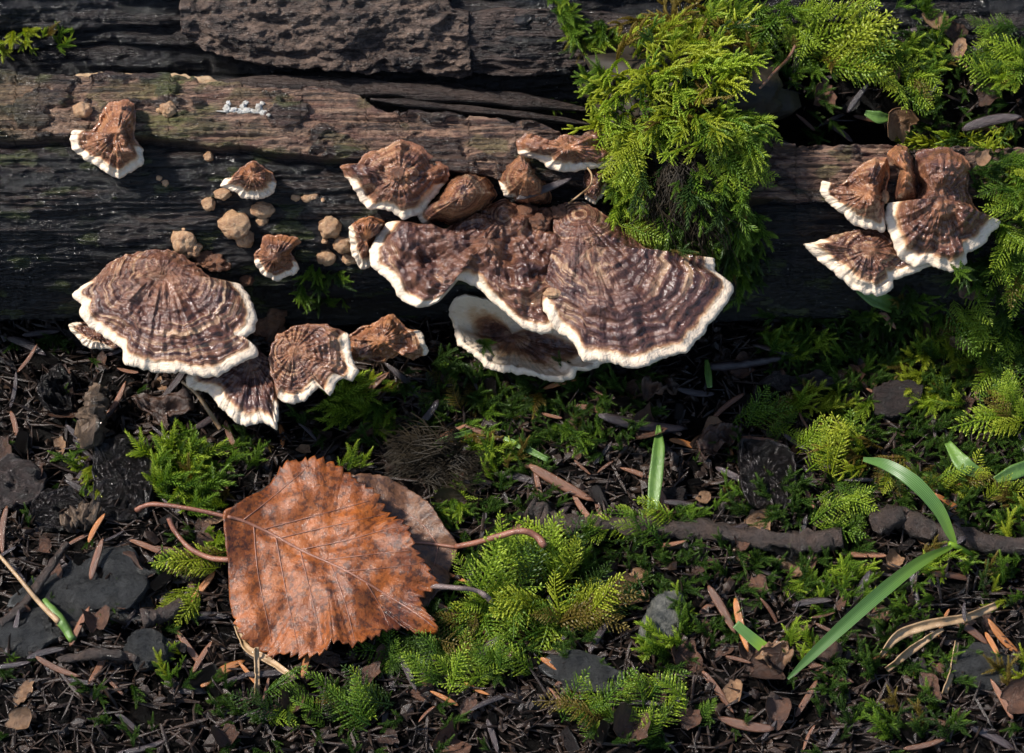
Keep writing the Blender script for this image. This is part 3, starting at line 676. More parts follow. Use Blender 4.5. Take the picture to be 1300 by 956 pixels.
button('tiny tan bead between the bunch of buttons left of the largest bracket', [(412,306,4,3.5)])
button('small red-brown lump in the dark right of the large zoned bracket', [(313,355,9,8)], 'button_brown')
button('upright tan and orange knob growing on the back of the large zoned bracket', [(233,304,15,17), (245,316,10,10), (232,322,14,8)])
button('brown crumbly knot beside the tan knob on the large zoned bracket', [(258,328,13,9), (272,334,13,10), (287,338,6,5)], 'button_brown', amp=0.3)
button('red-brown knobbly lump above the brown ringed bracket', [(342,404,17,14), (352,397,12,10), (341,424,17,22)], 'button_brown', amp=0.28)
button('orange-brown knob on top of the oval knobbed bracket', [(506,222,9,8)], 'button_brown', amp=0.25)
button('red knobbly lump on the back of the largest bracket between its caps', [(683,283,13,10), (668,268,12,9), (697,275,10,9), (712,270,10,9)], 'button_brown', amp=0.28)
button('small pale curled fold on the join of the largest bracket\'s two caps', [(703,372,11,6)])
button('white bead between the right-hand cluster\'s upper brackets', [(1124,250,5,8)])

# white crust on the log top
v, f, h = blob([(288,138,4.5,5), (290,132,2.5,4), (296,140,6,3.5), (305,141,6,3), (309,136,4,5.5), (312,131,3,3), (314,141,6,3.5), (323,142,6,4), (329,137,4,5), (333,132,3.5,3), (334,144,4,4), (341,146,2.5,2), (312,142,27,2.6)], 3.3, 0.3)
o = link('slime_mould', mesh('slime_mould', v-h, f), None, M['crust']); o.location = h
tag(o, 'small white frothy crust on the green-stained top of the log', 'slime mould')

# ------------------------------------------------------------------ birch leaves
def leaf_sheet(pts, center, Zc, tilt, tilt_x, curl, seed, teeth=2.4, skip=(), N=420, Mr=44):
    C, W = cspline(pts, N, [0 if i in skip else 1 for i in range(len(pts))])
    c = np.array(center, float); vec = C-c; L = np.linalg.norm(vec, axis=1)
    s = np.cumsum(np.linalg.norm(np.roll(C, -1, 0)-C, axis=1)); 
    saw = ((s/12.0) % 1.0); vec = vec*(1 + (teeth*W*(saw-0.5)*(0.75+1.1*pn(s*.06, 0.7, seed)) + 0.8*fbm(s*.09, 0.3, seed, 2))/L)[:, None]
    r = np.linspace(0, 1, Mr)
    PX = c[0] + r[:, None]*vec[None, :, 0]; PY = c[1] + r[:, None]*vec[None, :, 1]
    A = on_z(c[0], c[1], Zc); n = np.array([math.sin(R(tilt_x)), -math.sin(R(tilt)), math.cos(R(tilt))]); n /= np.linalg.norm(n)
    d_ = ray(PX, PY); t = ((A-CAM) @ n)/(d_ @ n); P = CAM + d_*t[..., None]
    rr = r[:, None]; a = np.linspace(0, 2*np.pi, N, endpoint=False)[None]
    h = 0.16*fbm(P[..., 0]*0.9, P[..., 1]*0.9, seed, 3) + curl*rr**3*fbm(np.cos(a)*1.6, np.sin(a)*1.6, seed+4, 2)*1.6 + 0.012*fbm(P[..., 0]*6, P[..., 1]*6, seed+7, 3)
    return P, h, n, A, PX, PY
def vein_h(PX, PY, veins, w=3.2):
    out = np.zeros_like(PX)
    for pts, amp in veins:
        S = spline(pts, 40); dd = np.min(np.hypot(PX[..., None]-S[:, 0], PY[..., None]-S[:, 1]), -1); out = np.maximum(out, amp*np.exp(-(dd/w)**2))
    return out
def leaf(label, pts, center, Zc, tilt, tilt_x, curl, seed, mat, veins, petiole, pet_mat, skip=(), prad=0.045, teeth=2.4):
    P, h, n, A, PX, PY = leaf_sheet(pts, center, Zc, tilt, tilt_x, curl, seed, teeth, skip)
    vh = vein_h(PX, PY, veins, 10.0); P = P + n*(h - 0.032*vh)[..., None]           # lamina dips along the veins
    root = thing('fallen_leaf', label, 'leaf', tuple(A))
    me = mesh('blade', P.reshape(-1, 3), grid_faces(P.shape[0], P.shape[1], True), True)
    o = link('blade', me, None, mat); rel(o, root); o.modifiers.new('thickness', 'SOLIDIFY').thickness = 0.018
    tree_ = BVHTree.FromPolygons(P.reshape(-1, 3).tolist(), grid_faces(P.shape[0], P.shape[1], True).tolist())
    for k, (vp, amp) in enumerate(veins):
        S = spline(vp, 30 if k == 0 else 18); q = []
        for x, y in S:
            hit = tree_.ray_cast(Vector(CAM), Vector(ray(x, y)))
            if hit[0] is not None: q.append(np.array(hit[0]) + n*0.004)
        if len(q) < 4: continue
        r0 = 0.022 if k == 0 else 0.0075
        tv, tf = tube(np.array(q), np.linspace(r0, r0*0.35, len(q)), 6)
        vo_ = link('midrib' if k == 0 else 'vein', mesh('vein', tv, tf), None, M['vein']); vo_.parent = o     # veins ride on the blade
    if petiole is not None:
        j = on_z(petiole[0][0], petiole[0][1], 0); hit = tree_.find_nearest(Vector(on_z(petiole[0][0], petiole[0][1], Zc)))[0]
        t0 = np.linalg.norm(np.array(hit)-CAM)
        S = spline(petiole, 26); q = []
        for k, (x, y, dz) in enumerate(S):
            d_ = ray(x, y); q.append(CAM + d_*(t0*0 + (hit[2]+dz-CAM[2])/d_[2]))
        tv, tf = tube(np.array(q), np.interp(np.linspace(0, 1, 26), [0, .15, .8, .93, 1], [prad*.7, prad*.72, prad*.8, prad*1.0, prad*.85]), 8, 0.12, seed)
        rel(link('stalk', mesh('stalk', tv, tf), None, pet_mat), root)
    return root
leaf('old grey-brown leaf lying beneath the big russet birch leaf, showing at its right',
    [(440,612),(452,606),(468,603),(483,604),(500,608),(514,614),(527,624),(538,636),(548,648),(556,660),(566,674),(580,692),(579,705),(571,722),(571,740),(553,756),(538,772),(500,770),(460,740),(440,680)], (505,685), 0.36, 8, 4, 0.08, 21.0, M['leaf_old'],
    [([(579,695),(540,690),(500,690),(450,700)],1.0), ([(556,692),(535,665),(500,640)],.6), ([(530,690),(500,665),(470,640)],.6), ([(556,694),(550,720),(530,750)],.5)], [(579,694,0),(600,690,.15),(635,680,.42),(662,674,.5),(680,680,.45),(692,694,.4)], M['petiole'], (9,10,11,12,13), prad=0.05)
leaf('large russet birch leaf with toothed edge lying face up on the ground',
    [(288,655),(301,648),(316,633),(332,619),(345,604),(357,591),(369,584),(384,584),(393,579),(412,582),(428,588),(440,596),(452,607),(467,616),(481,627),(489,646),(512,661),(524,686),(527,700),(543,717),(550,733),(557,741),(539,750),(534,765),(543,779),(556,801),(531,800),(511,793),(487,800),(476,810),(448,822),(428,818),(405,832),(377,832),(353,828),(343,833),(332,824),(320,820),(308,809),(298,792),(291,768),(289,747),(290,716),(287,670)], (412,712), 0.62, 12, -3, 0.22, 3.0, M['leaf'],
    [([(289,656),(310,662),(345,678),(385,700),(440,725),(490,755),(530,780),(552,797)],1.0), ([(331,673),(380,660),(440,644),(468,636)],.7), ([(381,698),(440,686),(490,672),(516,668)],.7), ([(440,725),(480,722),(530,716)],.6),
     ([(308,661),(345,632),(392,592)],.55), ([(356,683),(420,668),(492,652)],.5), ([(412,711),(470,704),(528,698)],.45), ([(322,668),(328,730),(345,815)],.6), ([(350,681),(362,745),(378,822)],.45), ([(381,698),(395,755),(410,818)],.6), ([(420,716),(438,765),(450,812)],.5), ([(465,740),(483,770),(494,795)],.5)],
    [(292,657,0),(262,650,.04),(225,643,.10),(195,640,.08),(182,643,.02),(173,648,-.06)], M['petiole'], (0,1,2,3,4,40,41,42,43), prad=0.036, teeth=9.5)
def straw(label, pts, wid):
    q = path_on(pts, 30, 0.06); wd = np.interp(np.linspace(0, 1, 30), np.linspace(0, 1, len(wid)), wid); v, f, a, b = ribbon(q, wd, -VD + 0.6*VR, 0.6)
    o = link('grass_straw', mesh('grass_straw', v-q[0], f), None, M['straw']); o.location = q[0]; o.modifiers.new('thickness', 'SOLIDIFY').thickness = 0.012
    return tag(o, label, 'straw')
def stalk(name, label, cat, pts, rad, mat, lift=0.05, noise=0.15, n=26, sides=8, group=None):
    q = path_on(pts, n, lift); tv, tf = tube(q, rad, sides, noise, pts[0][0]*0.1)
    o = link(name, mesh(name, tv-q[0], tf), None, mat); o.location = q[0]
    return tag(o, label, cat, group)
stalk('leaf_stalk', 'thick curved red-brown leaf stalk hooking out from under the birch leaf\'s left side', 'leaf stalk', [(214,657,.45),(222,674,.42),(240,695,.42),(266,708,.45),(293,711,.45)], [.038,.028,.032,.036], M['petiole'])
stalk('leaf_stalk', 'short grey leaf stalk pointing right from the birch leaf\'s tip side', 'leaf stalk', [(548,744,.45),(575,746,.5),(602,749,.52),(616,756,.5),(624,764,.45)], [.036,.03,.028,.034,.036], M['grey_petiole'])

# ------------------------------------------------------------------ grass
def ribbon(q, width, normal, fold=0.25):
    q = np.asarray(q); n = len(q); T = np.gradient(q, axis=0); T /= np.linalg.norm(T, axis=1)[:, None]
    S = np.cross(T, normal); S /= np.linalg.norm(S, axis=1)[:, None]; U = np.cross(S, T)
    ac = np.linspace(-1, 1, 7); v = q[:, None] + S[:, None]*(ac[None, :, None]*width[:, None, None]) + U[:, None]*(np.abs(ac)[None, :, None]*width[:, None, None]*fold)
    return v.reshape(-1, 3), grid_faces(n, 7), np.tile(ac*0.5+0.5, n), np.repeat(np.linspace(0, 1, n), 7)
def blade(root, pts, wid, mat, Z=None):
    S = spline(pts, 40); q = np.array([on_z(x, y, z) for x, y, z in S])
    wd = np.interp(np.linspace(0, 1, 40), np.linspace(0, 1, len(wid)), wid)
    v, f, a, b = ribbon(q, wd, -VD)
    o = link('blade', mesh('blade', v, f, True, {'across': a, 'along': b}), None, mat); rel(o, root); return o
def zat(px, py): return float(cast_bare(px, py)[0][2])
g = thing('grass_plant', 'fresh green grass plant with two long ribbed blades bent apart at the right', 'grass', tuple(on_z(1222, 696, 0.35)))
blade(g, [(1000,862,.35),(1030,832,.45),(1075,790,.62),(1125,746,.75),(1170,712,.72),(1208,694,.55)], [.015,.055,.075,.08,.065,.025], M['grass'])
blade(g, [(1096,583,.75),(1125,590,.95),(1160,612,1.0),(1190,645,.85),(1205,675,.65),(1214,694,.5)], [.025,.065,.085,.075,.055,.02], M['grass'])
tv, tf = tube(np.array([on_z(1205,690,.55), on_z(1215,694,.48), on_z(1228,701,.3), on_z(1240,708,.1)]), [.03,.035,.03,.02], 7); rel(link('stem', mesh('stem', tv, tf, True, {'across': np.zeros(len(tv)), 'along': np.ones(len(tv))}), None, M['grass']), g)
def small_blade(label, pts, wid, mat='green_leaf', name='grass_shoot', cat='grass blade'):
    z0 = [max(0, zat(p[0], p[1])) for p in pts]; S = spline([(p[0], p[1], z+p[2]) for p, z in zip(pts, z0)], 20)
    q = np.array([on_z(x, y, z) for x, y, z in S]); wd = np.interp(np.linspace(0, 1, 20), np.linspace(0, 1, len(wid)), wid)
    v, f, a, b = ribbon(q, wd, -VD, 0.35)
    o = link(name, mesh(name, v-q[0], f, True, {'across': a, 'along': b}), None, M[mat]); o.location = q[0]; o.modifiers.new('thickness', 'SOLIDIFY').thickness = 0.01
    return tag(o, label, cat)
small_blade('short upright olive-green blade in the dark litter below the largest bracket', [(828,652,.15),(832,610,.3),(836,570,.35),(836,540,.3)], [.06,.085,.075,.02])
small_blade('small spotted green leaf under the lowest right-hand bracket', [(1088,368,.15),(1108,378,.2),(1128,386,.2),(1143,398,.1)], [.03,.10,.10,.02], name='green_leaf', cat='leaf')
small_blade('bright green cut blade tip at the bottom, left of the long grass blade', [(934,792,.25),(950,806,.25),(972,824,.2)], [.05,.06,.07], 'grass')
small_blade('dull green leaf among moss above the bent grass blade\'s right', [(1203,562,.25),(1222,588,.3),(1247,604,.2)], [.04,.10,.06], name='green_leaf', cat='leaf')
small_blade('green blade at the right edge below the pale feathery frond', [(1262,610,.25),(1285,600,.3),(1310,590,.3)], [.04,.09,.08])
small_blade('green needle-like blade below the under-shelf near the dark fibre tuft', [(552,562,.2),(575,555,.25),(600,548,.2)], [.02,.04,.03])
small_blade('blue-green blade lying right of the dark fibre tuft', [(640,556,.2),(665,568,.2),(696,584,.15)], [.02,.045,.03])
small_blade('thin upright green blade by the grey stick below the log', [(897,456,.2),(899,475,.25),(901,492,.2)], [.02,.045,.03])
small_blade('dark green leaf tip in the litter behind the log\'s right part', [(1098,143,.15),(1115,149,.18),(1132,150,.12)], [.03,.08,.03], name='green_leaf', cat='leaf')

# ------------------------------------------------------------------ twigs, roots, straws
stalk('dead_twig', 'knobbly grey-brown twig lying level across the ground on the right, under the moss', 'twig', [(672,648,.12),(700,662,.12),(735,668,.1),(800,668,.08),(870,672,.06),(940,680,.06),(1010,690,.08),(1070,683,.1)], [.17,.14,.12,.11,.12,.11,.13,.12], M['twig'], 0.10, 0.35, 60, 12)
stalk('dead_twig', 'short rough brown twig piece running behind the fold of the grass plant', 'twig', [(1108,665,.1),(1140,658,.14),(1175,672,.14),(1215,682,.12),(1275,692,.1),(1330,690,.1)], [.13,.15,.13,.12,.11,.1], M['twig'], 0.10, 0.3, 40, 12)
stalk('dead_twig', 'dark thin twig leaning up over the grey stone at lower left', 'twig', [(0,792,.1),(30,768,.15),(52,738,.2),(70,712,.2),(85,690,.15)], [.05,.06,.05,.04], M['twig'], 0.08, 0.3, 30)
stalk('grass_straw', 'pale straw running down to a green joint across the grey stone', 'straw', [(-5,700,.2),(25,735,.25),(50,765,.25),(75,790,.2)], [.022,.025,.03,.04], M['straw'], 0.08, 0.05)
stalk('grass_straw', 'green-brown straw joint resting on the grey stone', 'straw', [(56,762,.22),(75,785,.2),(92,812,.15)], [.04,.065,.05], M['green_leaf'], 0.06, 0.1)
stalk('grass_straw', 'yellow bent stem under the dark tucked-in bracket', 'straw', [(231,484,.35),(248,498,.35),(264,520,.3),(280,545,.15)], [.02,.025,.028,.03], M['straw'], 0.08, 0.1)
straw('tan dry straw blade reaching right at the bottom right', [(1118,832,.15),(1140,806,.2),(1180,792,.25),(1225,784,.25),(1264,768,.2)], [.03,.06,.055,.045,.04])
straw('thin tan straw under the longer dry straw at the bottom right', [(1125,850,.12),(1160,822,.15),(1197,798,.2)], [.04,.05,.025])
straw('short pale straw standing at the bottom edge beside the dry straws', [(1198,880,.1),(1208,850,.15),(1214,815,.2)], [.04,.04,.03])
straw('pale upright straw poking down from the birch leaf\'s lower edge', [(326,880,.1),(326,850,.2),(325,822,.3)], [.03,.03,.03])
straw('tan curved straw left of the pale upright one below the birch leaf', [(300,795,.1),(312,822,.15),(340,838,.2),(375,862,.15)], [.03,.04,.04,.03])
stalk('dead_twig', 'pinkish thin rootlet curling over the moss mound, beside the log', 'twig', [(1010,58,.15),(1000,75,.2),(985,90,.2),(965,112,.2)], [.02,.022,.02,.015], M['needle_brown'], 0.15, 0.1)
stalk('dead_twig', 'fine dark thread hanging from the long white lip to the largest bracket', 'twig', [(745,212,.1),(751,222,.15),(749,236,.15),(735,248,.15),(722,258,.1)], [.010,.012,.01], M['straw'], 0.05, 0.0)
stalk('dead_twig', 'bluish-black stick lying at the log\'s foot right of the largest bracket', 'twig', [(900,466,.12),(935,464,.12),(965,459,.12),(992,455,.12)], [.05,.06,.055,.03], M['needle_dark'], 0.05, 0.2)

# ------------------------------------------------------------------ stones and chunks
def rock(name, label, cat, px, py, rx, ry, rz, mat, seed, sink=0.35, amp=0.22, boxy=0.0):
    h, n = cast_bare(px, py)
    q = IV.copy()
    if boxy: q = np.sign(q)*np.abs(q)**(1-boxy)
    d_ = 1 + amp*fbm(q[:, 0]*1.2+seed, q[:, 1]*1.2, q[:, 2]*1.2, 4)*1.6 + 0.075*fbm(q[:, 0]*5+seed, q[:, 1]*8, q[:, 2]*8, 3)
    v = q*d_[:, None]*np.array([rx*0.01, ry*0.01/0.82, rz])
    o = link(name, mesh(name, v, IF), None, M[mat]); o.location = h + np.array([0, 0, rz*(1-sink*2)*0.5]); o.rotation_euler = (0, 0, pn(seed, .3)*1.0)
    return tag(o, label, cat)
rock('stone', 'large flat blue-grey stone at lower left under twig and straw', 'stone', 128, 752, 84, 44, 0.26, 'stone', 1.0, amp=0.34)
rock('stone', 'grey stone at the left edge below the large flat one', 'stone', 38, 808, 40, 26, 0.22, 'stone', 5.0)
rock('stone', 'small smooth grey pebble at the bottom left of the birch leaf', 'stone', 190, 828, 28, 20, 0.22, 'stone', 9.0, amp=0.14)
rock('stone', 'pale speckled stone right of the feathery moss at the bottom', 'stone', 842, 790, 24, 36, 0.28, 'stone_pale', 12.0, amp=0.15)
rock('stone', 'dark grey stone at the bottom edge under the feathery moss', 'stone', 745, 858, 50, 20, 0.16, 'stone', 15.0, amp=0.3)
rock('stone', 'flat dark stone at the lower right corner', 'stone', 1250, 852, 46, 24, 0.2, 'stone', 18.0)
def slab_chip(name, label, cat, pts, thick, mat, seed, lift=0.1, rough=0.03, tilt=6, group=None):
    """angular flake traced as a polygon: top, sides, bottom"""
    p = np.array(pts, float); c = p.mean(0); N = 40; C, _ = cspline(pts, N); C = C*0.5 + 0.5*np.array([p[int(i*len(p)/N)]*(1-(i*len(p)/N) % 1) + p[(int(i*len(p)/N)+1) % len(p)]*((i*len(p)/N) % 1) for i in range(N)])*1.0
    C = C + (3.2*np.stack([fbm(C[:, 0]*.12, C[:, 1]*.12, seed, 3), fbm(C[:, 0]*.12+9, C[:, 1]*.12, seed, 3)], -1)); rough = rough*1.5; h, _n = cast_bare(*c); rows = []
    A = h + np.array([0, 0, lift]); n = np.array([math.sin(R(tilt))*pn(seed, 1.1)*2, -math.sin(R(tilt)), 1.0]); n /= np.linalg.norm(n)
    for r in np.linspace(0, 1, 12):
        q = c + (C-c)*r; d_ = ray(q[:, 0], q[:, 1]); P = CAM + d_*(((A-CAM) @ n)/(d_ @ n))[:, None]
        P = P + n*(rough*fbm(P[:, 0]*3.5, P[:, 1]*6, seed, 4)*2 + 0.5*rough*ridge(P[:, 0]*7, P[:, 1]*2.5, seed, 2))[:, None]; rows.append(P)
    rows.append(rows[-1] - n*thick*0.5 + (rows[-1]-A)*0.03); rows.append(rows[-1] - n*thick*0.5 - (rows[-1]-A)*0.1)
    v = np.array(rows).reshape(-1, 3); f = grid_faces(len(rows), N, True).tolist()
    o = link(name, mesh(name, v-h, f), None, M[mat]); o.location = h
    return tag(o, label, cat, group)
slab_chip('bark_chip', 'square black bark chip between the birch leaf stalk and the left moss', 'bark', [(120,560),(150,553),(190,560),(196,600),(186,655),(150,662),(122,648),(118,600)], 0.25, 'chip', 2.0, 0.25, 0.04, 10)
slab_chip('bark_chip', 'brown flaky bark slab at the left edge above the grey stones', 'bark', [(-10,585),(30,582),(58,600),(55,625),(30,640),(-10,642)], 0.2, 'chip_brown', 3.0, 0.22, 0.05)
slab_chip('bark_chip', 'dark bark plate below the brown flaky slab at the left edge', 'bark', [(45,628),(85,615),(112,640),(90,668),(55,672),(36,655)], 0.18, 'chip', 4.0, 0.15, 0.04)
slab_chip('bark_chip', 'dark squared bark chip standing in the moss above the long level twig', 'bark', [(940,558),(975,560),(1008,572),(1012,625),(992,655),(955,652),(940,620)], 0.25, 'chip', 5.0, 0.25, 0.03, 14)
slab_chip('bark_chip', 'purplish-grey bark chip in the moss right of the squared dark one', 'bark', [(1110,492),(1145,482),(1172,490),(1165,512),(1135,528),(1110,520)], 0.2, 'chip_brown', 6.0, 0.3, 0.02, 12)
slab_chip('bark_chip', 'thin torn bark strip lying below the log\'s foot right of centre', 'bark', [(962,482),(1000,478),(1045,476),(1072,480),(1050,492),(1010,496),(985,492)], 0.1, 'chip_brown', 7.0, 0.25, 0.05)
slab_chip('leaf_fragment', 'curled brown leaf piece under the large zoned bracket', 'leaf scrap', [(168,508),(200,500),(240,498),(248,520),(225,530),(205,528),(215,545),(195,530)], 0.05, 'scrap', 8.0, 0.25, 0.07)
slab_chip('soil_clod', 'crumbly black soil clod left of the fibrous wood piece', 'soil clod', [(52,480),(75,466),(92,480),(90,510),(66,522),(50,508)], 0.3, 'chip', 9.0, 0.3, 0.10)
slab_chip('leaf_fragment', 'dark curled leaf scrap in the litter below the largest bracket\'s right', 'leaf scrap', [(820,485),(845,478),(862,490),(855,505),(832,508),(815,500)], 0.05, 'scrap', 10.0, 0.25, 0.10)
slab_chip('leaf_fragment', 'brown crumpled leaf scrap left of the squared dark chip', 'leaf scrap', [(885,560),(905,540),(930,535),(940,552),(915,572),(895,582)], 0.05, 'scrap', 11.0, 0.2, 0.10)
slab_chip('leaf_fragment', 'pinkish torn leaf scrap beside the bright green blade tip', 'leaf scrap', [(958,832),(975,818),(998,820),(1005,840),(985,852),(965,846)], 0.04, 'scrap_tan', 12.0, 0.18, 0.08)
slab_chip('leaf_fragment', 'brown dry leaf scrap in the moss right of the lowest right-hand bracket', 'leaf scrap', [(1214,352),(1235,350),(1243,368),(1232,380),(1215,374)], 0.04, 'scrap', 13.0, 0.2, 0.06)
stalk('wood_fragment', 'pale fibrous rotten wood piece standing left under the large zoned bracket', 'wood', [(126,492,.2),(120,515,.25),(116,540,.25),(114,566,.18)], [.10,.15,.17,.12], M['rot_wood'], 0.12, 0.45, 30, 14)
stalk('wood_fragment', 'pale knobbly rotten wood bit below the square black chip\'s left corner', 'wood', [(82,664,.15),(105,655,.2),(126,660,.15)], [.10,.15,.10], M['rot_wood'], 0.1, 0.5, 24, 12)
stalk('wood_fragment', 'brown twig stub with a cut end between pebble and grey stone', 'wood', [(180,786,.15),(205,780,.18),(232,768,.15)], [.11,.085,.08], M['twig'], 0.1, 0.3, 20, 12)
stalk('wood_fragment', 'flat weathered grey wood sliver at the bottom left', 'wood', [(75,838,.12),(110,832,.14),(150,832,.14),(172,836,.1)], [.04,.07,.07,.04], M['twig'], 0.08, 0.3, 24)

# ------------------------------------------------------------------ loose litter, each piece a thing
def needle_mesh(name, wid, thk, bend, seed):
    u = np.linspace(0, 1, 12); q = np.stack([u-0.5, bend*np.sin(u*np.pi), 0*u], -1)
    w_ = wid*np.interp(u, [0, .06, .3, .7, .93, 1], [.25, .7, 1, .95, .5, .1]); vs = []
    for k in range(12):
        ang = np.linspace(0, 2*np.pi, 8, endpoint=False)
        groove = 1 - 0.45*np.exp(-((ang-np.pi/2)/0.5)**2)
        vs.append(q[k] + np.stack([0*ang, np.cos(ang)*w_[k], np.sin(ang)*w_[k]*thk/wid*groove], -1))
    return mesh(name, np.concatenate(vs), grid_faces(12, 8, True).tolist()+[list(range(8))[::-1], list(range(88, 96))])
def scale_mesh(name, seed, asp=0.6, curl=0.25):
    N, Mr = 22, 7; a = np.linspace(0, 2*np.pi, N, endpoint=False)
    L = 0.5*(1 + 0.3*fbm(np.cos(a)*1.3, np.sin(a)*1.3, seed, 3)*1.8); vs = []
    for r in np.linspace(0.02, 1, Mr):
        x, y = np.cos(a)*L*r, np.sin(a)*L*r*asp
        vs.append(np.stack([x, y, curl*(y*y*3.2 + x*x*0.9*pn(seed, 0.4)*2) + 0.10*fbm(x*3, y*3, seed, 3)], -1))
    v = np.concatenate(vs); f = grid_faces(Mr, N, True).tolist() + [list(range(N))[::-1]]
    b = v - np.array([0, 0, 0.035]); nv = len(v); f2 = [[i+nv for i in p[::-1]] for p in f]
    side = [[(Mr-1)*N+i, (Mr-1)*N+i+nv, (Mr-1)*N+(i+1) % N+nv, (Mr-1)*N+(i+1) % N] for i in range(N)]
    return mesh(name, np.concatenate([v, b]), f+f2+side)
def chip_mesh(name, seed):
    q = np.sign(IV2)*np.abs(IV2)**0.45; dd = 1 + 0.3*fbm(q[:, 0]*1.3+seed, q[:, 1]*1.3, q[:, 2]*1.3, 3)
    return mesh(name, q*dd[:, None]*np.array([0.5, 0.24, 0.13]), IF2, False)
LIT = {}
for mk in ('needle_brown', 'needle_dark', 'needle_orange'):
    LIT[mk] = []
    for k in range(4):
        me = needle_mesh('conifer_needle', 0.065+0.02*k*0.5, 0.035, 0.03*(k-1.5), k); me.materials.append(M[mk]); LIT[mk].append(me)
for mk in ('scrap', 'scrap_tan'):
    LIT[mk] = []
    for k in range(6):
        me = scale_mesh(mk, 3.3*k+(7 if mk == 'scrap' else 0), 0.45+0.09*k, 0.2+0.12*k); me.materials.append(M[mk]); LIT[mk].append(me)
for mk in ('chip', 'chip_brown'):
    LIT[mk] = []
    for k in range(5):
        me = chip_mesh(mk, 2.1*k+1); me.materials.append(M[mk]); LIT[mk].append(me)
NAMES = {'needle_brown': ('conifer_needle', 'brown conifer needle', 'needle'), 'needle_dark': ('conifer_needle', 'blackish conifer needle', 'needle'),
         'needle_orange': ('conifer_needle', 'orange conifer needle', 'needle'), 'scrap': ('leaf_fragment', 'brown leaf scrap', 'leaf scrap'),
         'scrap_tan': ('bud_scale', 'tan bud scale', 'bud scale'), 'chip': ('bark_crumb', 'black bark crumb', 'bark'), 'chip_brown': ('bark_crumb', 'brown bark crumb', 'bark')}
MARKS = [(210, 400, 'large zoned bracket'), (320, 500, 'dark tucked-in bracket'), (395, 465, 'brown ringed bracket'), (485, 435, 'lumpy brown knot'), (670, 440, 'white-lipped under-shelf'),
         (830, 420, 'largest bracket'), (420, 710, 'birch leaf'), (185, 645, 'birch leaf stalk'), (600, 690, 'red curved stalk'), (125, 750, 'large flat stone'), (190, 828, 'small grey pebble'), (155, 605, 'square black chip'),
         (115, 530, 'fibrous wood piece'), (25, 610, 'brown flaky slab'), (70, 495, 'black soil clod'), (835, 600, 'olive-green blade'), (970, 605, 'squared dark chip'), (800, 668, 'level twig'), (842, 790, 'pale speckled stone'),
         (955, 808, 'bright blade tip'), (1080, 780, 'long grass blade'), (1165, 620, 'bent grass blade'), (1190, 795, 'dry straws'), (1140, 505, 'purplish-grey chip'), (1015, 486, 'torn bark strip'), (1100, 330, 'lowest right-hand bracket'),
         (1220, 675, 'short twig piece'), (460, 520, 'bright moss under the knot'), (230, 590, 'moss above the leaf stalk'), (650, 720, 'feathery moss'), (540, 580, 'dark fibre tuft'), (38, 808, 'edge stone'), (1250, 852, 'corner stone'),
         (1060, 60, 'feathery fronds behind the log'), (900, 130, 'moss mound'), (1240, 170, 'yellow moss streak'), (1190, 260, 'biggest right-hand bracket'), (745, 852, 'dark bottom stone'), (940, 462, 'bluish stick')]
used = {}
def place(mk, px, py, ang, size, idx=None, label=None, lift=0.0, tip=0.0, group=None):
    h, n = cast_bare(px, py); n = soft_normal(px, py, 10)*0.7 + np.array([0, -0.15, 0.5]); n /= np.linalg.norm(n)
    a = R(ang); d_ = math.cos(a)*VR + math.sin(a)*(VU*0.6+np.array([0, .5, 0])); x_ = d_ - n*(d_ @ n) + n*tip; x_ /= np.linalg.norm(x_)
    y_ = np.cross(n, x_); y_ /= np.linalg.norm(y_); z_ = np.cross(x_, y_)
    nm, kind_, cat = NAMES[mk]; idx = idx if idx is not None else random.randrange(len(LIT[mk])); me = LIT[mk][idx]
    if mk == 'scrap': kind_ = ('narrow ', 'slim ', 'oval ', 'curled ', 'rounded ', 'broad curled ')[idx] + kind_
    if 'chip' in mk: kind_ = ('blocky ', 'squared ', 'splintery ', 'flat ', 'angular ')[idx] + kind_
    if 'needle' in mk: kind_ = ('thin ', '', '', 'plump ')[idx] + kind_
    o = bpy.data.objects.new(nm, me); col.objects.link(o); s = size*0.01
    o.matrix_world = Matrix([[*(x_[i]*s, y_[i]*s, z_[i]*s), h[i]+n[i]*(0.04+lift)] for i in range(3)] + [[0, 0, 0, 1]])
    if label is None:
        ds = sorted(MARKS, key=lambda m: (m[0]-px)**2+(m[1]-py)**2); m = ds[0]; dx, dy = px-m[0], py-m[1]
        relw = ('right of' if dx > 0 else 'left of') if abs(dx) > abs(dy) else ('below' if dy > 0 else 'above')
        sz = 'long ' if size > 42 else ('small ' if size < 24 else '')
        dirn = '' if 'needle' not in mk else (' lying level' if abs(((ang+90) % 180)-90) < 25 else (' pointing up' if abs(((ang) % 180)-90) < 25 else (' slanting up to the right' if (ang % 180) < 90 else ' slanting down to the right')))
        m2 = ds[1]
        label = f'{sz}{kind_}{dirn}, {relw} the {m[2]}'
        if label in used: label = f'{sz}{kind_}{dirn}, {relw} the {m[2]}, towards the {m2[2]}'
        if len(label.split()) > 16: dirn = ''
        if dirn == '' and len(label.split()) > 16: label = f'{sz}{kind_}, {relw} the {m[2]}, towards the {m2[2]}'
        if len(label.split()) > 16: label = f'{sz}{kind_} {relw} the {m[2]}'
    used[label] = used.get(label, 0)+1
    return tag(o, label, cat, group or {'needle': 'conifer needles in the litter', 'leaf scrap': 'leaf scraps in the litter', 'bud scale': 'bud scales in the litter', 'bark': 'bark crumbs in the litter'}[cat])
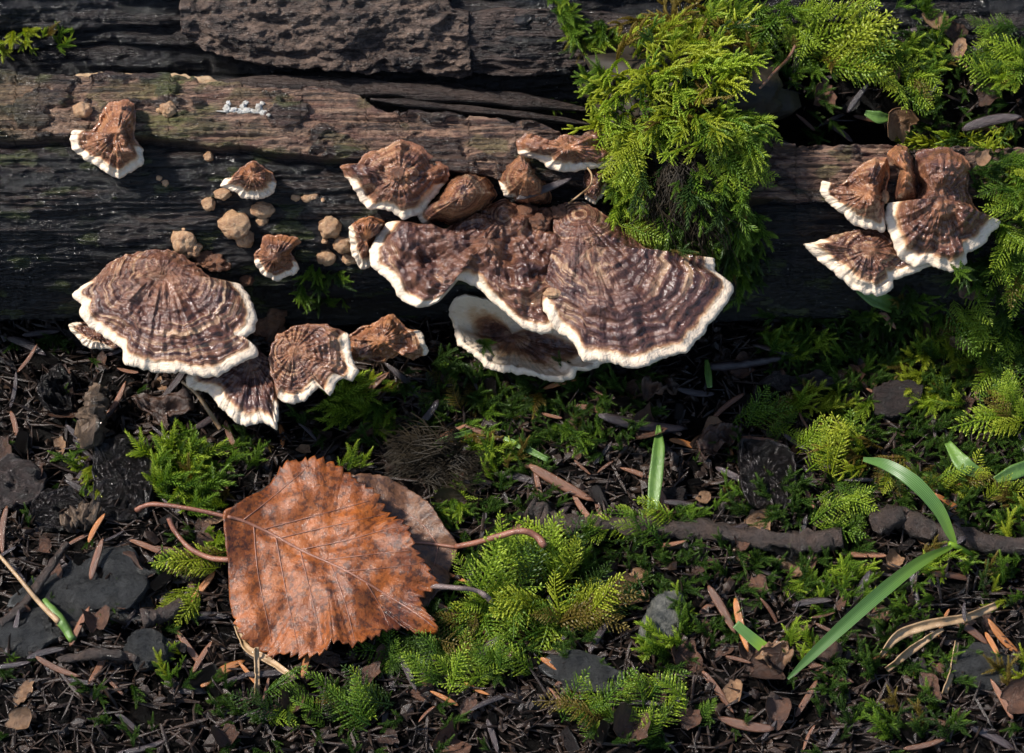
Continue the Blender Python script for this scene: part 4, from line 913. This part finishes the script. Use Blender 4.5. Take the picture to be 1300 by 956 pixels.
# the ones that stand out
place('needle_dark', 38, 447, -28, 62, 3, 'thick glossy black needle at the log\'s foot, far left', 0.12)
place('needle_dark', 810, 541, -3, 118, 0, 'very long black needle below the largest bracket, pointing at the olive-green blade', 0.15)
place('needle_brown', 712, 620, -29, 92, 1, 'long red-brown needle above the level twig\'s left end', 0.15)
place('needle_orange', 863, 165, 86, 56, 2, 'orange needle hanging upright in the middle of the moss mound', 0.45)
place('needle_orange', 810, 86, 52, 36, 3, 'broad orange scale leaning on the moss at the mound\'s upper left', 0.40)
place('needle_brown', 127, 716, 75, 52, 2, 'red-brown needle standing on the large flat stone', 0.32)
place('needle_orange', 133, 680, 62, 40, 3, 'orange-brown scale just above the large flat stone', 0.25)
place('needle_brown', 1122, 402, -48, 40, 3, 'smooth brown seed-like needle below the small green leaf', 0.15)
place('needle_orange', 1262, 828, -65, 40, 2, 'reddish-orange needle at the lower right by the corner stone', 0.15)
place('needle_brown', 1228, 806, -35, 52, 3, 'dark red-brown pod at the end of the dry straws', 0.15)
place('needle_dark', 1218, 793, 85, 26, 3, 'black oval seed on the dry straws', 0.32)
place('needle_dark', 700, 271, 18, 70, 1, 'black needle lying on the back of the largest bracket', 0.62)
place('needle_dark', 1085, 125, 55, 46, 2, 'grey-black needle below the feathery fronds behind the log', 0.15)
place('scrap_tan', 1210, 70, 70, 30, 1, 'cream bud scale in the moss at the upper right', 0.25)
place('scrap_tan', 1216, 446, -30, 28, 2, 'shiny tan scale in the moss right of the purplish chip', 0.25)
place('scrap_tan', 1238, 202, 40, 24, 3, 'tan and red seed scale above the biggest right-hand bracket', 0.35)
place('needle_dark', 1262, 153, 14, 74, 3, 'long purplish pod along the yellow moss streak at the right', 0.3)
place('needle_dark', 60, 838, 18, 46, 3, 'purple-black needle above the bottom edge at far left', 0.15)
place('needle_dark', 17, 848, 10, 44, 1, 'grey needle in the bottom left corner', 0.15)
place('needle_brown', 243, 832, -52, 58, 1, 'tan-brown needle pair member below the birch leaf\'s left, upper', 0.12)
place('needle_brown', 262, 840, 62, 44, 2, 'tan-brown needle below the birch leaf\'s left, standing', 0.12)
place('needle_orange', 391, 848, 80, 50, 2, 'orange stalk-like needle under the birch leaf\'s lower edge', 0.15)
place('needle_orange', 940, 800, -78, 66, 1, 'yellow-orange needle beside the bright green blade tip', 0.2)
place('needle_brown', 912, 782, -62, 66, 2, 'brown needle left of the yellow-orange one', 0.2)
place('needle_dark', 1030, 778, 8, 50, 3, 'curved dark purple needle above the long grass blade\'s foot', 0.2)
place('needle_dark', 720, 462, 70, 40, 0, 'dark needle under the right end of the under-shelf', 0.1)

rs = random.Random(21)
def in_leaf(x, y): return 285 < x < 575 and 585 < y < 835
regions = [((0, 415, 420, 870), 105), ((420, 470, 960, 870), 110), ((960, 420, 1300, 870), 75), ((940, 30, 1300, 172), 26), ((0, 870, 1300, 950), 50)]
pts_used = []
for (x0, y0, x1, y1), cnt in regions:
    k = 0; tries = 0
    while k < cnt and tries < cnt*30:
        tries += 1; x, y = rs.uniform(x0, x1), rs.uniform(y0, y1)
        if in_leaf(x, y): continue
        if any((x-a)**2+(y-b)**2 < 16**2 for a, b in pts_used): continue
        q = BF_.ray_cast(Vector(CAM), Vector(ray(x, y)))
        if q[0] is not None: continue
        h, n = cast_bare(x, y)
        if y0 > 300 and h[2] > 0.75 and x < 1180: continue
        mk = rs.choices(['needle_brown', 'needle_dark', 'needle_orange', 'scrap', 'scrap_tan', 'chip', 'chip_brown'], [24, 32, 4, 24, 8, 12, 6])[0]
        sz = rs.uniform(26, 66) if 'needle' in mk else (rs.uniform(17, 46) if 'scrap' in mk else rs.uniform(16, 36))
        place(mk, x, y, rs.uniform(0, 360), sz, lift=rs.uniform(0.0, 0.14), tip=rs.uniform(-.25, .35)); pts_used.append((x, y)); k += 1

# fine crumbs nobody could count: one mesh
cv, cf, nv = [], [], 0
cq, cfa = ico(1)
nr_ = np.random.default_rng(5)
ZB = BVHTree.FromPolygons(GV.tolist(), GF.tolist())
for k in range(21000):
    x, y = nr_.uniform(-7.5, 7.5), (nr_.uniform(-6.0, 1.4) if nr_.random() < 0.86 else nr_.uniform(2.2, 5.0))
    if y > 2 and x < 1.5: continue
    h = ZB.ray_cast(Vector((x, y, 9)), Vector((0, 0, -1)))[0]
    if h is None: continue
    s = 0.018 + 0.095*nr_.random()**2.2; m_ = Matrix.Rotation(nr_.uniform(0, 6.28), 3, Vector(nr_.normal(size=3)).normalized())
    sc = np.array([1, nr_.uniform(.25, .8), nr_.uniform(.15, .6)])*s
    if nr_.random() < 0.55: sc = np.array([3.4, .3, .22])*(0.02+0.6*s)
    q = (cq*(1+0.25*nr_.normal(size=(len(cq), 1)))*sc) @ np.array(m_).T + np.array(h) + np.array([0, 0, 0.02+0.05*nr_.random()])
    cv.append(q); cf += [[i+nv for i in p] for p in cfa]; nv += len(q)
o = link('soil_crumbs', mesh('soil_crumbs', np.concatenate(cv), cf, False), None, M['crumb']); tag(o, 'dark crumbs of humus and rotten wood covering the ground', 'litter', kind='stuff')

# ------------------------------------------------------------------ moss
class MB:
    def __init__(s): s.v = []; s.f = []; s.t = []
    def leafy(s, p, d, up, ln, wd, t0, t1, curl=0.2):
        """a little keeled pointed leaf: 4 triangles"""
        sd = np.cross(d, up); sd /= np.linalg.norm(sd)+1e-9; i = len(s.v)
        mid = p + d*ln*0.42 - up*ln*0.04
        s.v += [p, mid + sd*wd + up*ln*0.07, mid, mid - sd*wd + up*ln*0.07, p + d*ln + up*ln*curl]
        s.f += [[i, i+2, i+1], [i, i+3, i+2], [i+2, i+4, i+1], [i+2, i+3, i+4]]; s.t += [t0, t1*.6+t0*.4, t0, t1*.6+t0*.4, t1]
    def stem(s, q, r0, r1, t):
        v, f = tube(q, np.linspace(r0, r1, len(q)), 4, cap=False); i = len(s.v)
        s.v += list(v); s.f += [[a+i for a in p] for p in f]; s.t += [t]*len(v)
    def build(s, name): return mesh(name, np.array(s.v), s.f, False, {'tip': np.array(s.t)})
def unit(a): return a/(np.linalg.norm(a)+1e-9)
def brush(mb, q, ln, wd, n, rnd, open_=0.9, t0=0.1, t1=0.8, flat=0.0):
    """leaves spirally round a curved shoot q"""
    T = np.gradient(q, axis=0); T /= np.linalg.norm(T, axis=1)[:, None]
    m = len(q)
    for k in range(n):
        u = (k+0.5)/n; x = u*(m-1); i = min(int(x), m-2); p = q[i]*(1-(x-i)) + q[i+1]*(x-i); t = T[i]
        a = unit(np.cross(t, np.array([0.1, 0.2, 1.0]))); b = np.cross(t, a); ph = k*2.399 + rnd.uniform(-.3, .3)
        rad = a*math.cos(ph)+b*math.sin(ph)*(1-flat)
        op = open_*(1-0.65*u**4)*rnd.uniform(.8, 1.2); d = unit(t + rad*op)
        s_ = (0.65+0.5*math.sin(math.pi*min(1, u*1.1+.1)))*rnd.uniform(.8, 1.15)
        mb.leafy(p, d, unit(t*0.6-rad*.4+np.array([0, 0, .01])), ln*s_, wd*s_, t0+0.25*u, min(1, t1*(0.55+0.6*u)), 0.06)
def proto_feather(k):
    """flat pinnate frond"""
    rnd = random.Random(100+k); mb = MB(); n = 40; u = np.linspace(0, 1, n)
    q = np.stack([u, 0.10*(rnd.random()-.5)*u**2*4 + 0.04*np.sin(u*5+k), 0.14*np.sin(u*np.pi*0.9)-0.10*u*u], -1); mb.stem(q, 0.014, 0.004, 0.25)
    nb_ = 15+k % 4
    for sgn in (-1, 1):
        for j in range(nb_):
            w_ = 0.06+0.92*(j+rnd.uniform(-.2, .2))/nb_; x = w_*(n-1); i = min(int(x), n-2); p = q[i]
            L = 0.34*math.sin(math.pi*min(1, (w_*0.86+0.16)))**0.8*(1-w_*0.35)*rnd.uniform(.75, 1.15)
            if rnd.random() < 0.07: continue
            ang = R(rnd.uniform(46, 66)); dx, dy = math.cos(ang), math.sin(ang)*sgn; v = np.linspace(0, 1, 6)
            br = p + np.stack([dx*L*v + 0.05*L*v*v, dy*L*v, -0.25*L*v*v + rnd.uniform(-.1, .16)*L*v], -1)
            brush(mb, br, 0.050, 0.013, max(7, int(L*66)), rnd, 0.5, 0.15+0.2*w_, 0.7+0.3*w_, 0.45)
    brush(mb, q, 0.055, 0.016, 46, rnd, 0.6, 0.2, 0.8)
    return mb
def proto_shoot(k):
    """bushy upright shoot with a few side shoots"""
    rnd = random.Random(200+k); mb = MB(); u = np.linspace(0, 1, 10)
    q = np.stack([u, (rnd.random()-.5)*.3*u*u, 0.22*np.sin(u*2.2)+rnd.uniform(-.15, .1)*u*u], -1); mb.stem(q, 0.018, 0.006, 0.1)
    brush(mb, q, 0.17, 0.022, 90, rnd, 1.05, 0.05, 0.9)
    for j in range(rnd.randrange(2, 5)):
        i = rnd.randrange(1, 7); a = rnd.uniform(.5, 1.0)*rnd.choice((-1, 1)); L = rnd.uniform(.28, .5); v = np.linspace(0, 1, 6)
        b = q[i] + np.stack([L*math.cos(a)*v, L*math.sin(a)*v, L*rnd.uniform(-.1, .4)*v*(1-.4*v)], -1); brush(mb, b, 0.14, 0.020, 36, rnd, 1.0, 0.1, 0.95)
    return mb
def proto_catkin(k):
    """thick worm-like branching shoot with overlapping scale leaves"""
    rnd = random.Random(300+k); mb = MB(); u = np.linspace(0, 1, 12)
    q = np.stack([u, (rnd.random()-.5)*.5*u*u, 0.30*np.sin(u*2.6)-0.12*u*u], -1); brush(mb, q, 0.085, 0.026, 120, rnd, 0.62, 0.1, 0.85)
    for j in range(rnd.randrange(5, 9)):
        i = rnd.randrange(1, 10); a = rnd.uniform(.45, 1.0)*(-1 if j % 2 else 1); L = rnd.uniform(.22, .48)*(1-.04*i); v = np.linspace(0, 1, 7)
        b = q[i] + np.stack([L*math.cos(a)*v+.1*L*v*v, L*math.sin(a)*v*(1-.25*v), L*(rnd.uniform(0, .45)*v-.4*v*v)], -1); brush(mb, b, 0.070, 0.021, int(L*150), rnd, 0.62, 0.1, 0.95)
    return mb
def proto_hair(k):
    rnd = random.Random(400+k); mb = MB(); u = np.linspace(0, 1, 8)
    for j in range(26):
        a = rnd.uniform(-.5, .5); L = rnd.uniform(.5, 1.0)
        q = np.stack([L*u*math.cos(a), L*u*math.sin(a)+.08*np.sin(u*6+j), .25*np.sin(u*3)*rnd.uniform(.2, 1)-.15*u*u], -1) + np.array([0, rnd.uniform(-.12, .12), rnd.uniform(-.05, .05)])
        mb.stem(q, 0.009, 0.004, 0.3)
        if j % 2: brush(mb, q, 0.05, 0.008, 16, rnd, 0.8, .1, .5)
    return mb
KINDS_ = {'F': (proto_feather, 9), 'S': (proto_shoot, 9), 'B': (proto_catkin, 9), 'H': (proto_hair, 5)}
PROTO = {}
_base = {}
def proto(kind, mat, k):
    key = (kind, mat, k)
    if key not in PROTO:
        if (kind, k) not in _base: _base[kind, k] = KINDS_[kind][0](k).build('frond')
        me = _base[kind, k].copy(); me.materials.append(M[mat]); PROTO[key] = me
    return PROTO[key]
rm = random.Random(33)
def frond_matrix(px, py, ang, size, rise, lift, down=0.0):
    h, n = cast(px, py); n = soft_normal(px, py, 12)
    a = R(ang); d_ = math.cos(a)*VR + math.sin(a)*VU
    x_ = unit(d_ - n*(d_ @ n)*0.6) + n*rise; x_ = unit(x_)
    z_ = unit(n*0.7 - VD*0.5); y_ = unit(np.cross(z_, x_)); z_ = np.cross(x_, y_)
    roll = rm.uniform(-.45, .45); y2 = y_*math.cos(roll)+z_*math.sin(roll); z2 = np.cross(x_, y2); s = size*0.01
    p = h + n*lift
    return Matrix([[x_[i]*s, y2[i]*s, z2[i]*s, p[i]] for i in range(3)] + [[0, 0, 0, 1]]), h
NM = [0]
def clump(label, spec, name='moss_clump', group='moss clumps', cat='moss'):
    """spec: list of (cx, cy, rx, ry, n, kind, materials, len_lo, len_hi, angle, spread, rise, lift); one moss cushion with its fronds as parts"""
    h0, _ = cast(spec[0][0], spec[0][1]); root = thing(name, label, cat, tuple(h0), group); inv = Matrix.Translation(Vector(h0)).inverted()
    for (cx, cy, rx, ry, n, kind, mats, l0, l1, ang, spr, rise, lift) in spec:
        for k in range(int(n*1.25+.5)):
            t = rm.uniform(0, 6.283); r_ = math.sqrt(rm.random()); x, y = cx + rx*r_*math.cos(t), cy + ry*r_*math.sin(t)
            a = ang + rm.uniform(-spr, spr); L = rm.uniform(l0*0.6, l1*1.15)*(0.9 if kind in 'FS' else 0.85)
            mw_, hh = frond_matrix(x - 0.35*L*math.cos(R(a)), y + 0.35*L*math.sin(R(a)), a, L, rise + rm.uniform(-.15, .2), lift*rm.uniform(.2, 1.2))
            me = proto(kind, rm.choice(mats) if rm.random() > 0.13 or kind == 'H' else rm.choice((BN, DK, MI)), rm.randrange(KINDS_[kind][1]))
            o = bpy.data.objects.new('frond', me); col.objects.link(o); o.parent = root; o.matrix_parent_inverse = inv; o.matrix_basis = mw_; NM[0] += 1
    return root
BR, YE, MI, DK, BN = 'moss_bright', 'moss_yellow', 'moss_mid', 'moss_dark', 'moss_brown'
HA = 'hair'
clump('bright moss sprig hanging on the rear log at the upper left corner', [(20, 56, 30, 8, 9, 'S', [BR, YE], 24, 38, -80, 50, .3, .1), (75, 48, 20, 14, 6, 'S', [BR, MI], 24, 38, 40, 60, .3, .1)])
clump('bright moss spray over the dark wood left of the big mound\'s top', [(715, 12, 14, 12, 6, 'S', [BR, MI], 35, 48, -40, 30, .4, .1), (745, 42, 30, 16, 16, 'S', [BR, MI], 32, 48, -60, 70, .4, .12), (795, 52, 30, 14, 14, 'S', [BR, YE], 32, 46, -30, 80, .4, .12), (720, 130, 36, 6, 6, 'S', [MI, DK], 20, 30, 0, 40, .2, .05)])
mound = clump('big yellow-green moss mound spilling over the log in the centre', [
    (880, 40, 50, 26, 26, 'B', [YE, BN, BN], 50, 75, 60, 120, .5, .15), (850, 85, 50, 26, 26, 'B', [YE, YE, BN], 48, 72, 20, 160, .5, .2),
    (800, 140, 46, 36, 44, 'B', [YE, BR, YE], 40, 62, -90, 110, .5, .25), (900, 125, 46, 40, 50, 'B', [BR, YE], 48, 74, -50, 90, .5, .3),
    (800, 195, 26, 34, 30, 'F', [YE, BR], 44, 66, -90, 50, .35, .25), (930, 170, 30, 26, 26, 'S', [BR, MI], 36, 52, -40, 60, .35, .2),
    (800, 250, 24, 34, 30, 'S', [MI, BR], 34, 50, -85, 50, .35, .2), (815, 290, 22, 18, 10, 'F', [BR, YE], 50, 72, -60, 40, .3, .35),
    (865, 150, 50, 30, 40, 'B', [YE, BR, MI], 40, 58, -80, 90, .5, .35), (850, 176, 70, 18, 50, 'B', [BR, YE], 38, 54, -90, 70, .4, .35), (925, 190, 40, 30, 26, 'F', [BR, MI], 44, 64, -70, 50, .3, .25), (900, 60, 70, 30, 30, 'S', [BR, YE], 34, 48, -30, 150, .5, .25), (760, 110, 20, 18, 14, 'S', [BR, MI], 28, 42, 150, 60, .4, .15)])
rel(link('cushion', mesh('cushion', CUSH, CUSHF), None, M['hair']), mound)
clump('tangle of dead blackish moss fibres hanging down the log under the mound', [
    (868, 250, 44, 24, 22, 'H', [HA], 70, 110, -90, 14, .05, .1), (885, 260, 60, 50, 54, 'S', [MI, DK, MI, BR], 34, 62, -88, 28, .12, .3), (935, 300, 26, 60, 26, 'S', [MI, DK], 30, 50, -85, 25, .12, .15), (900, 285, 44, 36, 14, 'H', [HA], 50, 85, -85, 25, .1, .12),
    (890, 280, 60, 50, 56, 'S', [DK, MI, DK, BN], 24, 42, -80, 60, .3, .22), (945, 320, 24, 50, 20, 'S', [DK, MI], 26, 40, -80, 40, .25, .1), (870, 320, 36, 14, 12, 'S', [DK, BN], 24, 36, -60, 60, .25, .15)])
clump('large pale feathery fronds behind the log, right of the mound', [
    (1060, 62, 50, 26, 9, 'F', [BR, YE], 84, 118, 18, 32, .35, .2), (1100, 95, 30, 14, 7, 'F', [YE, BR], 66, 92, -12, 25, .35, .2), (1000, 42, 26, 26, 8, 'F', [MI, BR], 50, 74, -75, 40, .35, .15),
    (1010, 90, 40, 24, 12, 'S', [MI, DK], 30, 44, -40, 90, .35, .1)])
clump('green moss tufts at the top between the mound and the feathery fronds', [(950, 18, 60, 16, 22, 'S', [MI, BR], 30, 48, 60, 100, .4, .1), (960, 60, 24, 30, 14, 'S', [MI, DK], 28, 42, -60, 80, .35, .1), (1050, 10, 40, 8, 6, 'F', [BR], 40, 60, 10, 30, .4, .1)])
clump('mid-green leafy moss right of the feathery fronds', [(1165, 70, 50, 36, 30, 'S', [MI, BR, DK], 30, 46, -40, 120, .4, .12), (1160, 8, 20, 12, 8, 'S', [MI], 28, 40, 60, 80, .4, .1), (1150, 110, 40, 16, 12, 'F', [MI, BR], 40, 60, -60, 50, .35, .12)])
clump('moss sprays at the upper right corner', [(1265, 70, 34, 40, 22, 'F', [MI, BR], 50, 76, 200, 60, .4, .15), (1280, 100, 26, 26, 14, 'S', [BR, MI], 34, 48, -90, 90, .35, .12)])
clump('yellow moss streak along the log top above the right-hand cluster', [(1195, 172, 50, 8, 18, 'B', [YE, BR], 34, 52, 190, 40, .3, .12), (1262, 172, 40, 14, 20, 'B', [YE, YE, BR], 40, 60, 10, 60, .35, .18)])
clump('lush moss slope right of the right-hand bracket cluster', [
    (1288, 235, 20, 36, 26, 'S', [BR, MI], 34, 50, -60, 80, .35, .15), (1285, 250, 20, 20, 8, 'F', [YE, BR], 50, 70, 190, 40, .35, .25), (1290, 330, 24, 36, 28, 'F', [MI, BR], 46, 68, -75, 50, .35, .15), (1245, 350, 40, 20, 16, 'S', [MI, DK], 30, 44, -70, 60, .35, .12), (1340, 300, 40, 90, 40, 'S', [MI, BR], 36, 52, -70, 90, .35, .15)])
clump('feathery green moss under the slope at the right', [(1225, 420, 60, 36, 34, 'F', [MI, BR, BR], 46, 72, -40, 110, .35, .15), (1180, 470, 46, 30, 30, 'S', [YE, BR], 30, 46, 200, 100, .35, .15), (1270, 470, 34, 40, 24, 'F', [MI, BR], 46, 66, -60, 80, .35, .15)])
clump('pale spiky frond reaching left at the right edge', [(1262, 548, 14, 8, 3, 'F', [YE, BR], 90, 115, 197, 12, .3, .35), (1285, 525, 24, 20, 12, 'F', [BR, YE], 46, 64, 150, 50, .35, .2), (1190, 515, 40, 14, 14, 'S', [BR, YE], 32, 48, 190, 50, .35, .15)])
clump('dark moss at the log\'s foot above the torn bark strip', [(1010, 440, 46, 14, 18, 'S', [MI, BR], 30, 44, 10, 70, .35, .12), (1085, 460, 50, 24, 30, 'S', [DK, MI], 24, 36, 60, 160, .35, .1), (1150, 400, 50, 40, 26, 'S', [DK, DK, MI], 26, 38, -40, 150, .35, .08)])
clump('bright spreading moss beside the squared dark chip', [(975, 540, 30, 16, 12, 'F', [MI, BR], 46, 66, 10, 60, .35, .15), (1050, 520, 50, 20, 22, 'S', [BR, YE], 30, 46, -20, 120, .35, .15), (1050, 570, 34, 20, 12, 'F', [BR, YE], 50, 74, 60, 60, .35, .2)])
clump('yellowish moss tangle where the bent grass blade begins', [(1075, 590, 34, 16, 16, 'B', [YE, BN], 46, 66, 190, 60, .35, .2), (1150, 612, 40, 24, 18, 'F', [YE, BN, MI], 44, 64, -110, 60, .35, .12), (1070, 650, 30, 26, 12, 'F', [BR, MI], 44, 64, -30, 60, .3, .15)])
clump('small yellow-green moss line right of the bent grass blade', [(1240, 620, 50, 10, 14, 'F', [YE, BR], 36, 54, 10, 50, .35, .15), (1285, 655, 20, 34, 14, 'S', [MI, YE], 30, 42, 160, 80, .3, .12)])
clump('dark green carpet moss under the long grass blade', [(1060, 750, 66, 30, 44, 'S', [MI, MI, BR], 24, 38, -40, 150, .35, .1), (1140, 770, 40, 26, 22, 'S', [MI, MI, DK], 24, 38, -70, 120, .35, .1), (1195, 720, 40, 18, 14, 'S', [MI, BR], 26, 38, 0, 120, .35, .1), (1270, 740, 30, 40, 16, 'S', [YE, DK, MI], 28, 42, 150, 80, .3, .1)])
clump('green moss at the bottom right around the dry straws', [(1185, 848, 34, 14, 14, 'S', [DK, MI], 20, 32, 60, 150, .35, .08), (1020, 820, 24, 20, 8, 'S', [BR, MI], 30, 44, 80, 60, .35, .12), (1280, 850, 30, 20, 10, 'S', [MI, YE], 26, 38, 100, 90, .3, .1)])
clump('bright bushy moss under the lumpy brown knot', [(465, 500, 36, 16, 9, 'S', [BR, BR, YE], 46, 66, 10, 40, .4, .25), (445, 530, 28, 24, 10, 'S', [BR], 42, 60, 200, 40, .4, .2), (490, 540, 24, 20, 8, 'S', [MI, BR], 34, 48, -60, 80, .35, .15), (452, 590, 16, 8, 4, 'S', [BR], 34, 44, 50, 40, .3, .15)])
clump('small dark green moss tuft on the log left of the largest bracket', [(412, 366, 36, 22, 24, 'S', [MI, MI, DK], 20, 32, -60, 130, .3, .06)])
clump('bushy green moss above the birch leaf stalk', [(225, 590, 34, 40, 30, 'S', [MI, BR, MI], 40, 58, 80, 100, .4, .2), (265, 625, 34, 30, 22, 'S', [BR, MI], 36, 52, -60, 110, .4, .15), (310, 575, 30, 22, 14, 'S', [MI, DK], 28, 42, 60, 120, .35, .1)])
clump('little bright moss sprig at the corner of the square black chip', [(105, 588, 18, 8, 5, 'S', [YE, BR], 26, 38, 190, 40, .3, .25), (122, 622, 6, 26, 7, 'S', [BR, YE], 24, 36, -85, 40, .3, .3)])
clump('yellow-green feathery sprig below the birch leaf\'s hooked stalk', [(255, 725, 26, 14, 6, 'F', [YE, BR], 58, 78, 195, 25, .35, .3), (240, 770, 24, 14, 6, 'F', [YE, BR], 54, 74, 215, 25, .35, .3), (275, 690, 14, 12, 5, 'S', [BR], 30, 42, -60, 60, .3, .2)])
clump('pale moss tuft at the bottom left of the birch leaf', [(222, 850, 16, 18, 9, 'S', [YE, MI], 26, 38, 80, 60, .4, .12)])
clump('upper part of the feathery moss bed right of the birch leaf', [(650, 725, 66, 30, 24, 'F', [BR, MI, BR], 58, 86, 75, 65, .45, .25), (700, 715, 30, 30, 8, 'F', [BR, YE], 66, 92, 62, 25, .45, .3)])
clump('lower part of the feathery moss bed at the bottom centre', [(640, 795, 66, 30, 24, 'F', [BR, MI, YE], 58, 86, 215, 70, .4, .22), (740, 770, 46, 30, 12, 'F', [YE, BN, YE], 60, 86, 30, 60, .4, .22), (590, 850, 70, 18, 20, 'F', [MI, BR], 46, 66, 120, 90, .4, .15)])
clump('dark green moss under the birch leaf\'s lower right tip', [(520, 825, 50, 26, 24, 'F', [DK, MI], 46, 66, -40, 140, .35, .1), (565, 775, 26, 26, 12, 'S', [DK, MI], 30, 42, -40, 120, .3, .1)])
clump('bright pinnate moss sprigs on the level twig', [(810, 680, 36, 12, 8, 'F', [BR, MI], 50, 72, 175, 40, .4, .25), (745, 700, 14, 30, 6, 'S', [BR, MI], 34, 48, 100, 40, .4, .2), (870, 670, 24, 14, 8, 'S', [MI], 26, 40, 40, 90, .35, .15), (930, 640, 30, 20, 12, 'S', [MI, DK], 26, 38, 130, 90, .35, .12)])
clump('green moss sprig beside the pale speckled stone', [(835, 828, 30, 14, 10, 'S', [BR, MI], 38, 54, 150, 70, .4, .2), (868, 790, 10, 26, 6, 'S', [BR, MI], 28, 40, 50, 60, .35, .15)])
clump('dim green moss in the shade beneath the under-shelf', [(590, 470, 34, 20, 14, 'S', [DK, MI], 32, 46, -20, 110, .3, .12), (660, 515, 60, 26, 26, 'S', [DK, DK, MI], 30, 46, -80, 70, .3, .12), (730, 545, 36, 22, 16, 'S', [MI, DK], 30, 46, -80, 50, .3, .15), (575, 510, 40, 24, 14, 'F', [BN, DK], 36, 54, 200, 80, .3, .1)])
clump('tuft of black hair-like dead moss above the birch leaf\'s right corner', [(545, 585, 40, 20, 18, 'H', [HA], 55, 85, 190, 60, .3, .2), (580, 610, 30, 20, 12, 'H', [HA], 45, 70, -30, 50, .3, .15)])
clump('green moss behind the old grey-brown leaf', [(570, 640, 26, 26, 16, 'S', [MI, BR], 28, 42, -50, 80, .3, .12), (630, 590, 30, 24, 12, 'S', [MI, BR], 28, 44, 60, 90, .35, .15), (600, 560, 26, 14, 8, 'S', [BN, MI], 28, 42, 30, 100, .35, .12)])
clump('dark low moss along the ground left of the fibrous wood piece', [(75, 440, 30, 12, 14, 'S', [DK], 20, 32, -40, 140, .3, .06), (25, 845, 20, 14, 6, 'S', [MI, DK], 22, 32, 30, 140, .3, .06), (70, 780, 20, 10, 5, 'S', [DK], 20, 28, 30, 140, .3, .06)])
clump('moss below the photograph\'s litter edge at the lower centre', [(420, 900, 90, 26, 20, 'F', [MI, BR, DK], 46, 70, 60, 120, .4, .15), (820, 910, 100, 26, 22, 'F', [MI, BR], 46, 70, 90, 100, .4, .15), (1150, 920, 90, 26, 20, 'S', [MI, DK], 30, 46, 90, 120, .4, .1)])

# low dark moss between the clumps: one mass
mb = MB(); rc = random.Random(8); small = [proto_shoot(k) for k in range(4)]
SV = [(np.array(m.v), m.f, np.array(m.t)) for m in small]
av, af, at_, nv = [], [], [], 0
zones = [((860, 560, 1300, 870), 560), ((980, 400, 1300, 560), 380), ((940, 20, 1300, 165), 200), ((560, 470, 860, 640), 240), ((560, 640, 860, 870), 260), ((380, 480, 560, 590), 60), ((0, 420, 280, 870), 40), ((0, 870, 1300, 960), 110), ((1235, 180, 1300, 420), 90)]
for (x0, y0, x1, y1), cnt in zones:
    for k in range(cnt):
        x, y = rc.uniform(x0, x1), rc.uniform(y0, y1)
        if in_leaf(x, y) or pn(x*.012, y*.012, 5.5) < -0.12 or BF_.ray_cast(Vector(CAM), Vector(ray(x, y)))[0] is not None: continue
        mw_, h = frond_matrix(x, y, rc.uniform(0, 360), rc.uniform(20, 40), 0.5, 0.05); v, f, t = rc.choice(SV); m_ = np.array(mw_)
        av.append(v @ m_[:3, :3].T + m_[:3, 3]); af.append([[i+nv for i in p] for p in f]); at_.append(t*0.8)
        nv += len(v)
o = link('carpet_moss', mesh('carpet_moss', np.concatenate(av), [p for q in af for p in q], False, {'tip': np.concatenate(at_)}), None, M['moss_carpet'])
tag(o, 'low dark green moss creeping between litter and larger moss clumps', 'moss', kind='stuff')
print('fronds', NM[0], 'objects', len(bpy.data.objects), 'shared labels', sum(1 for q in used.values() if q > 1))
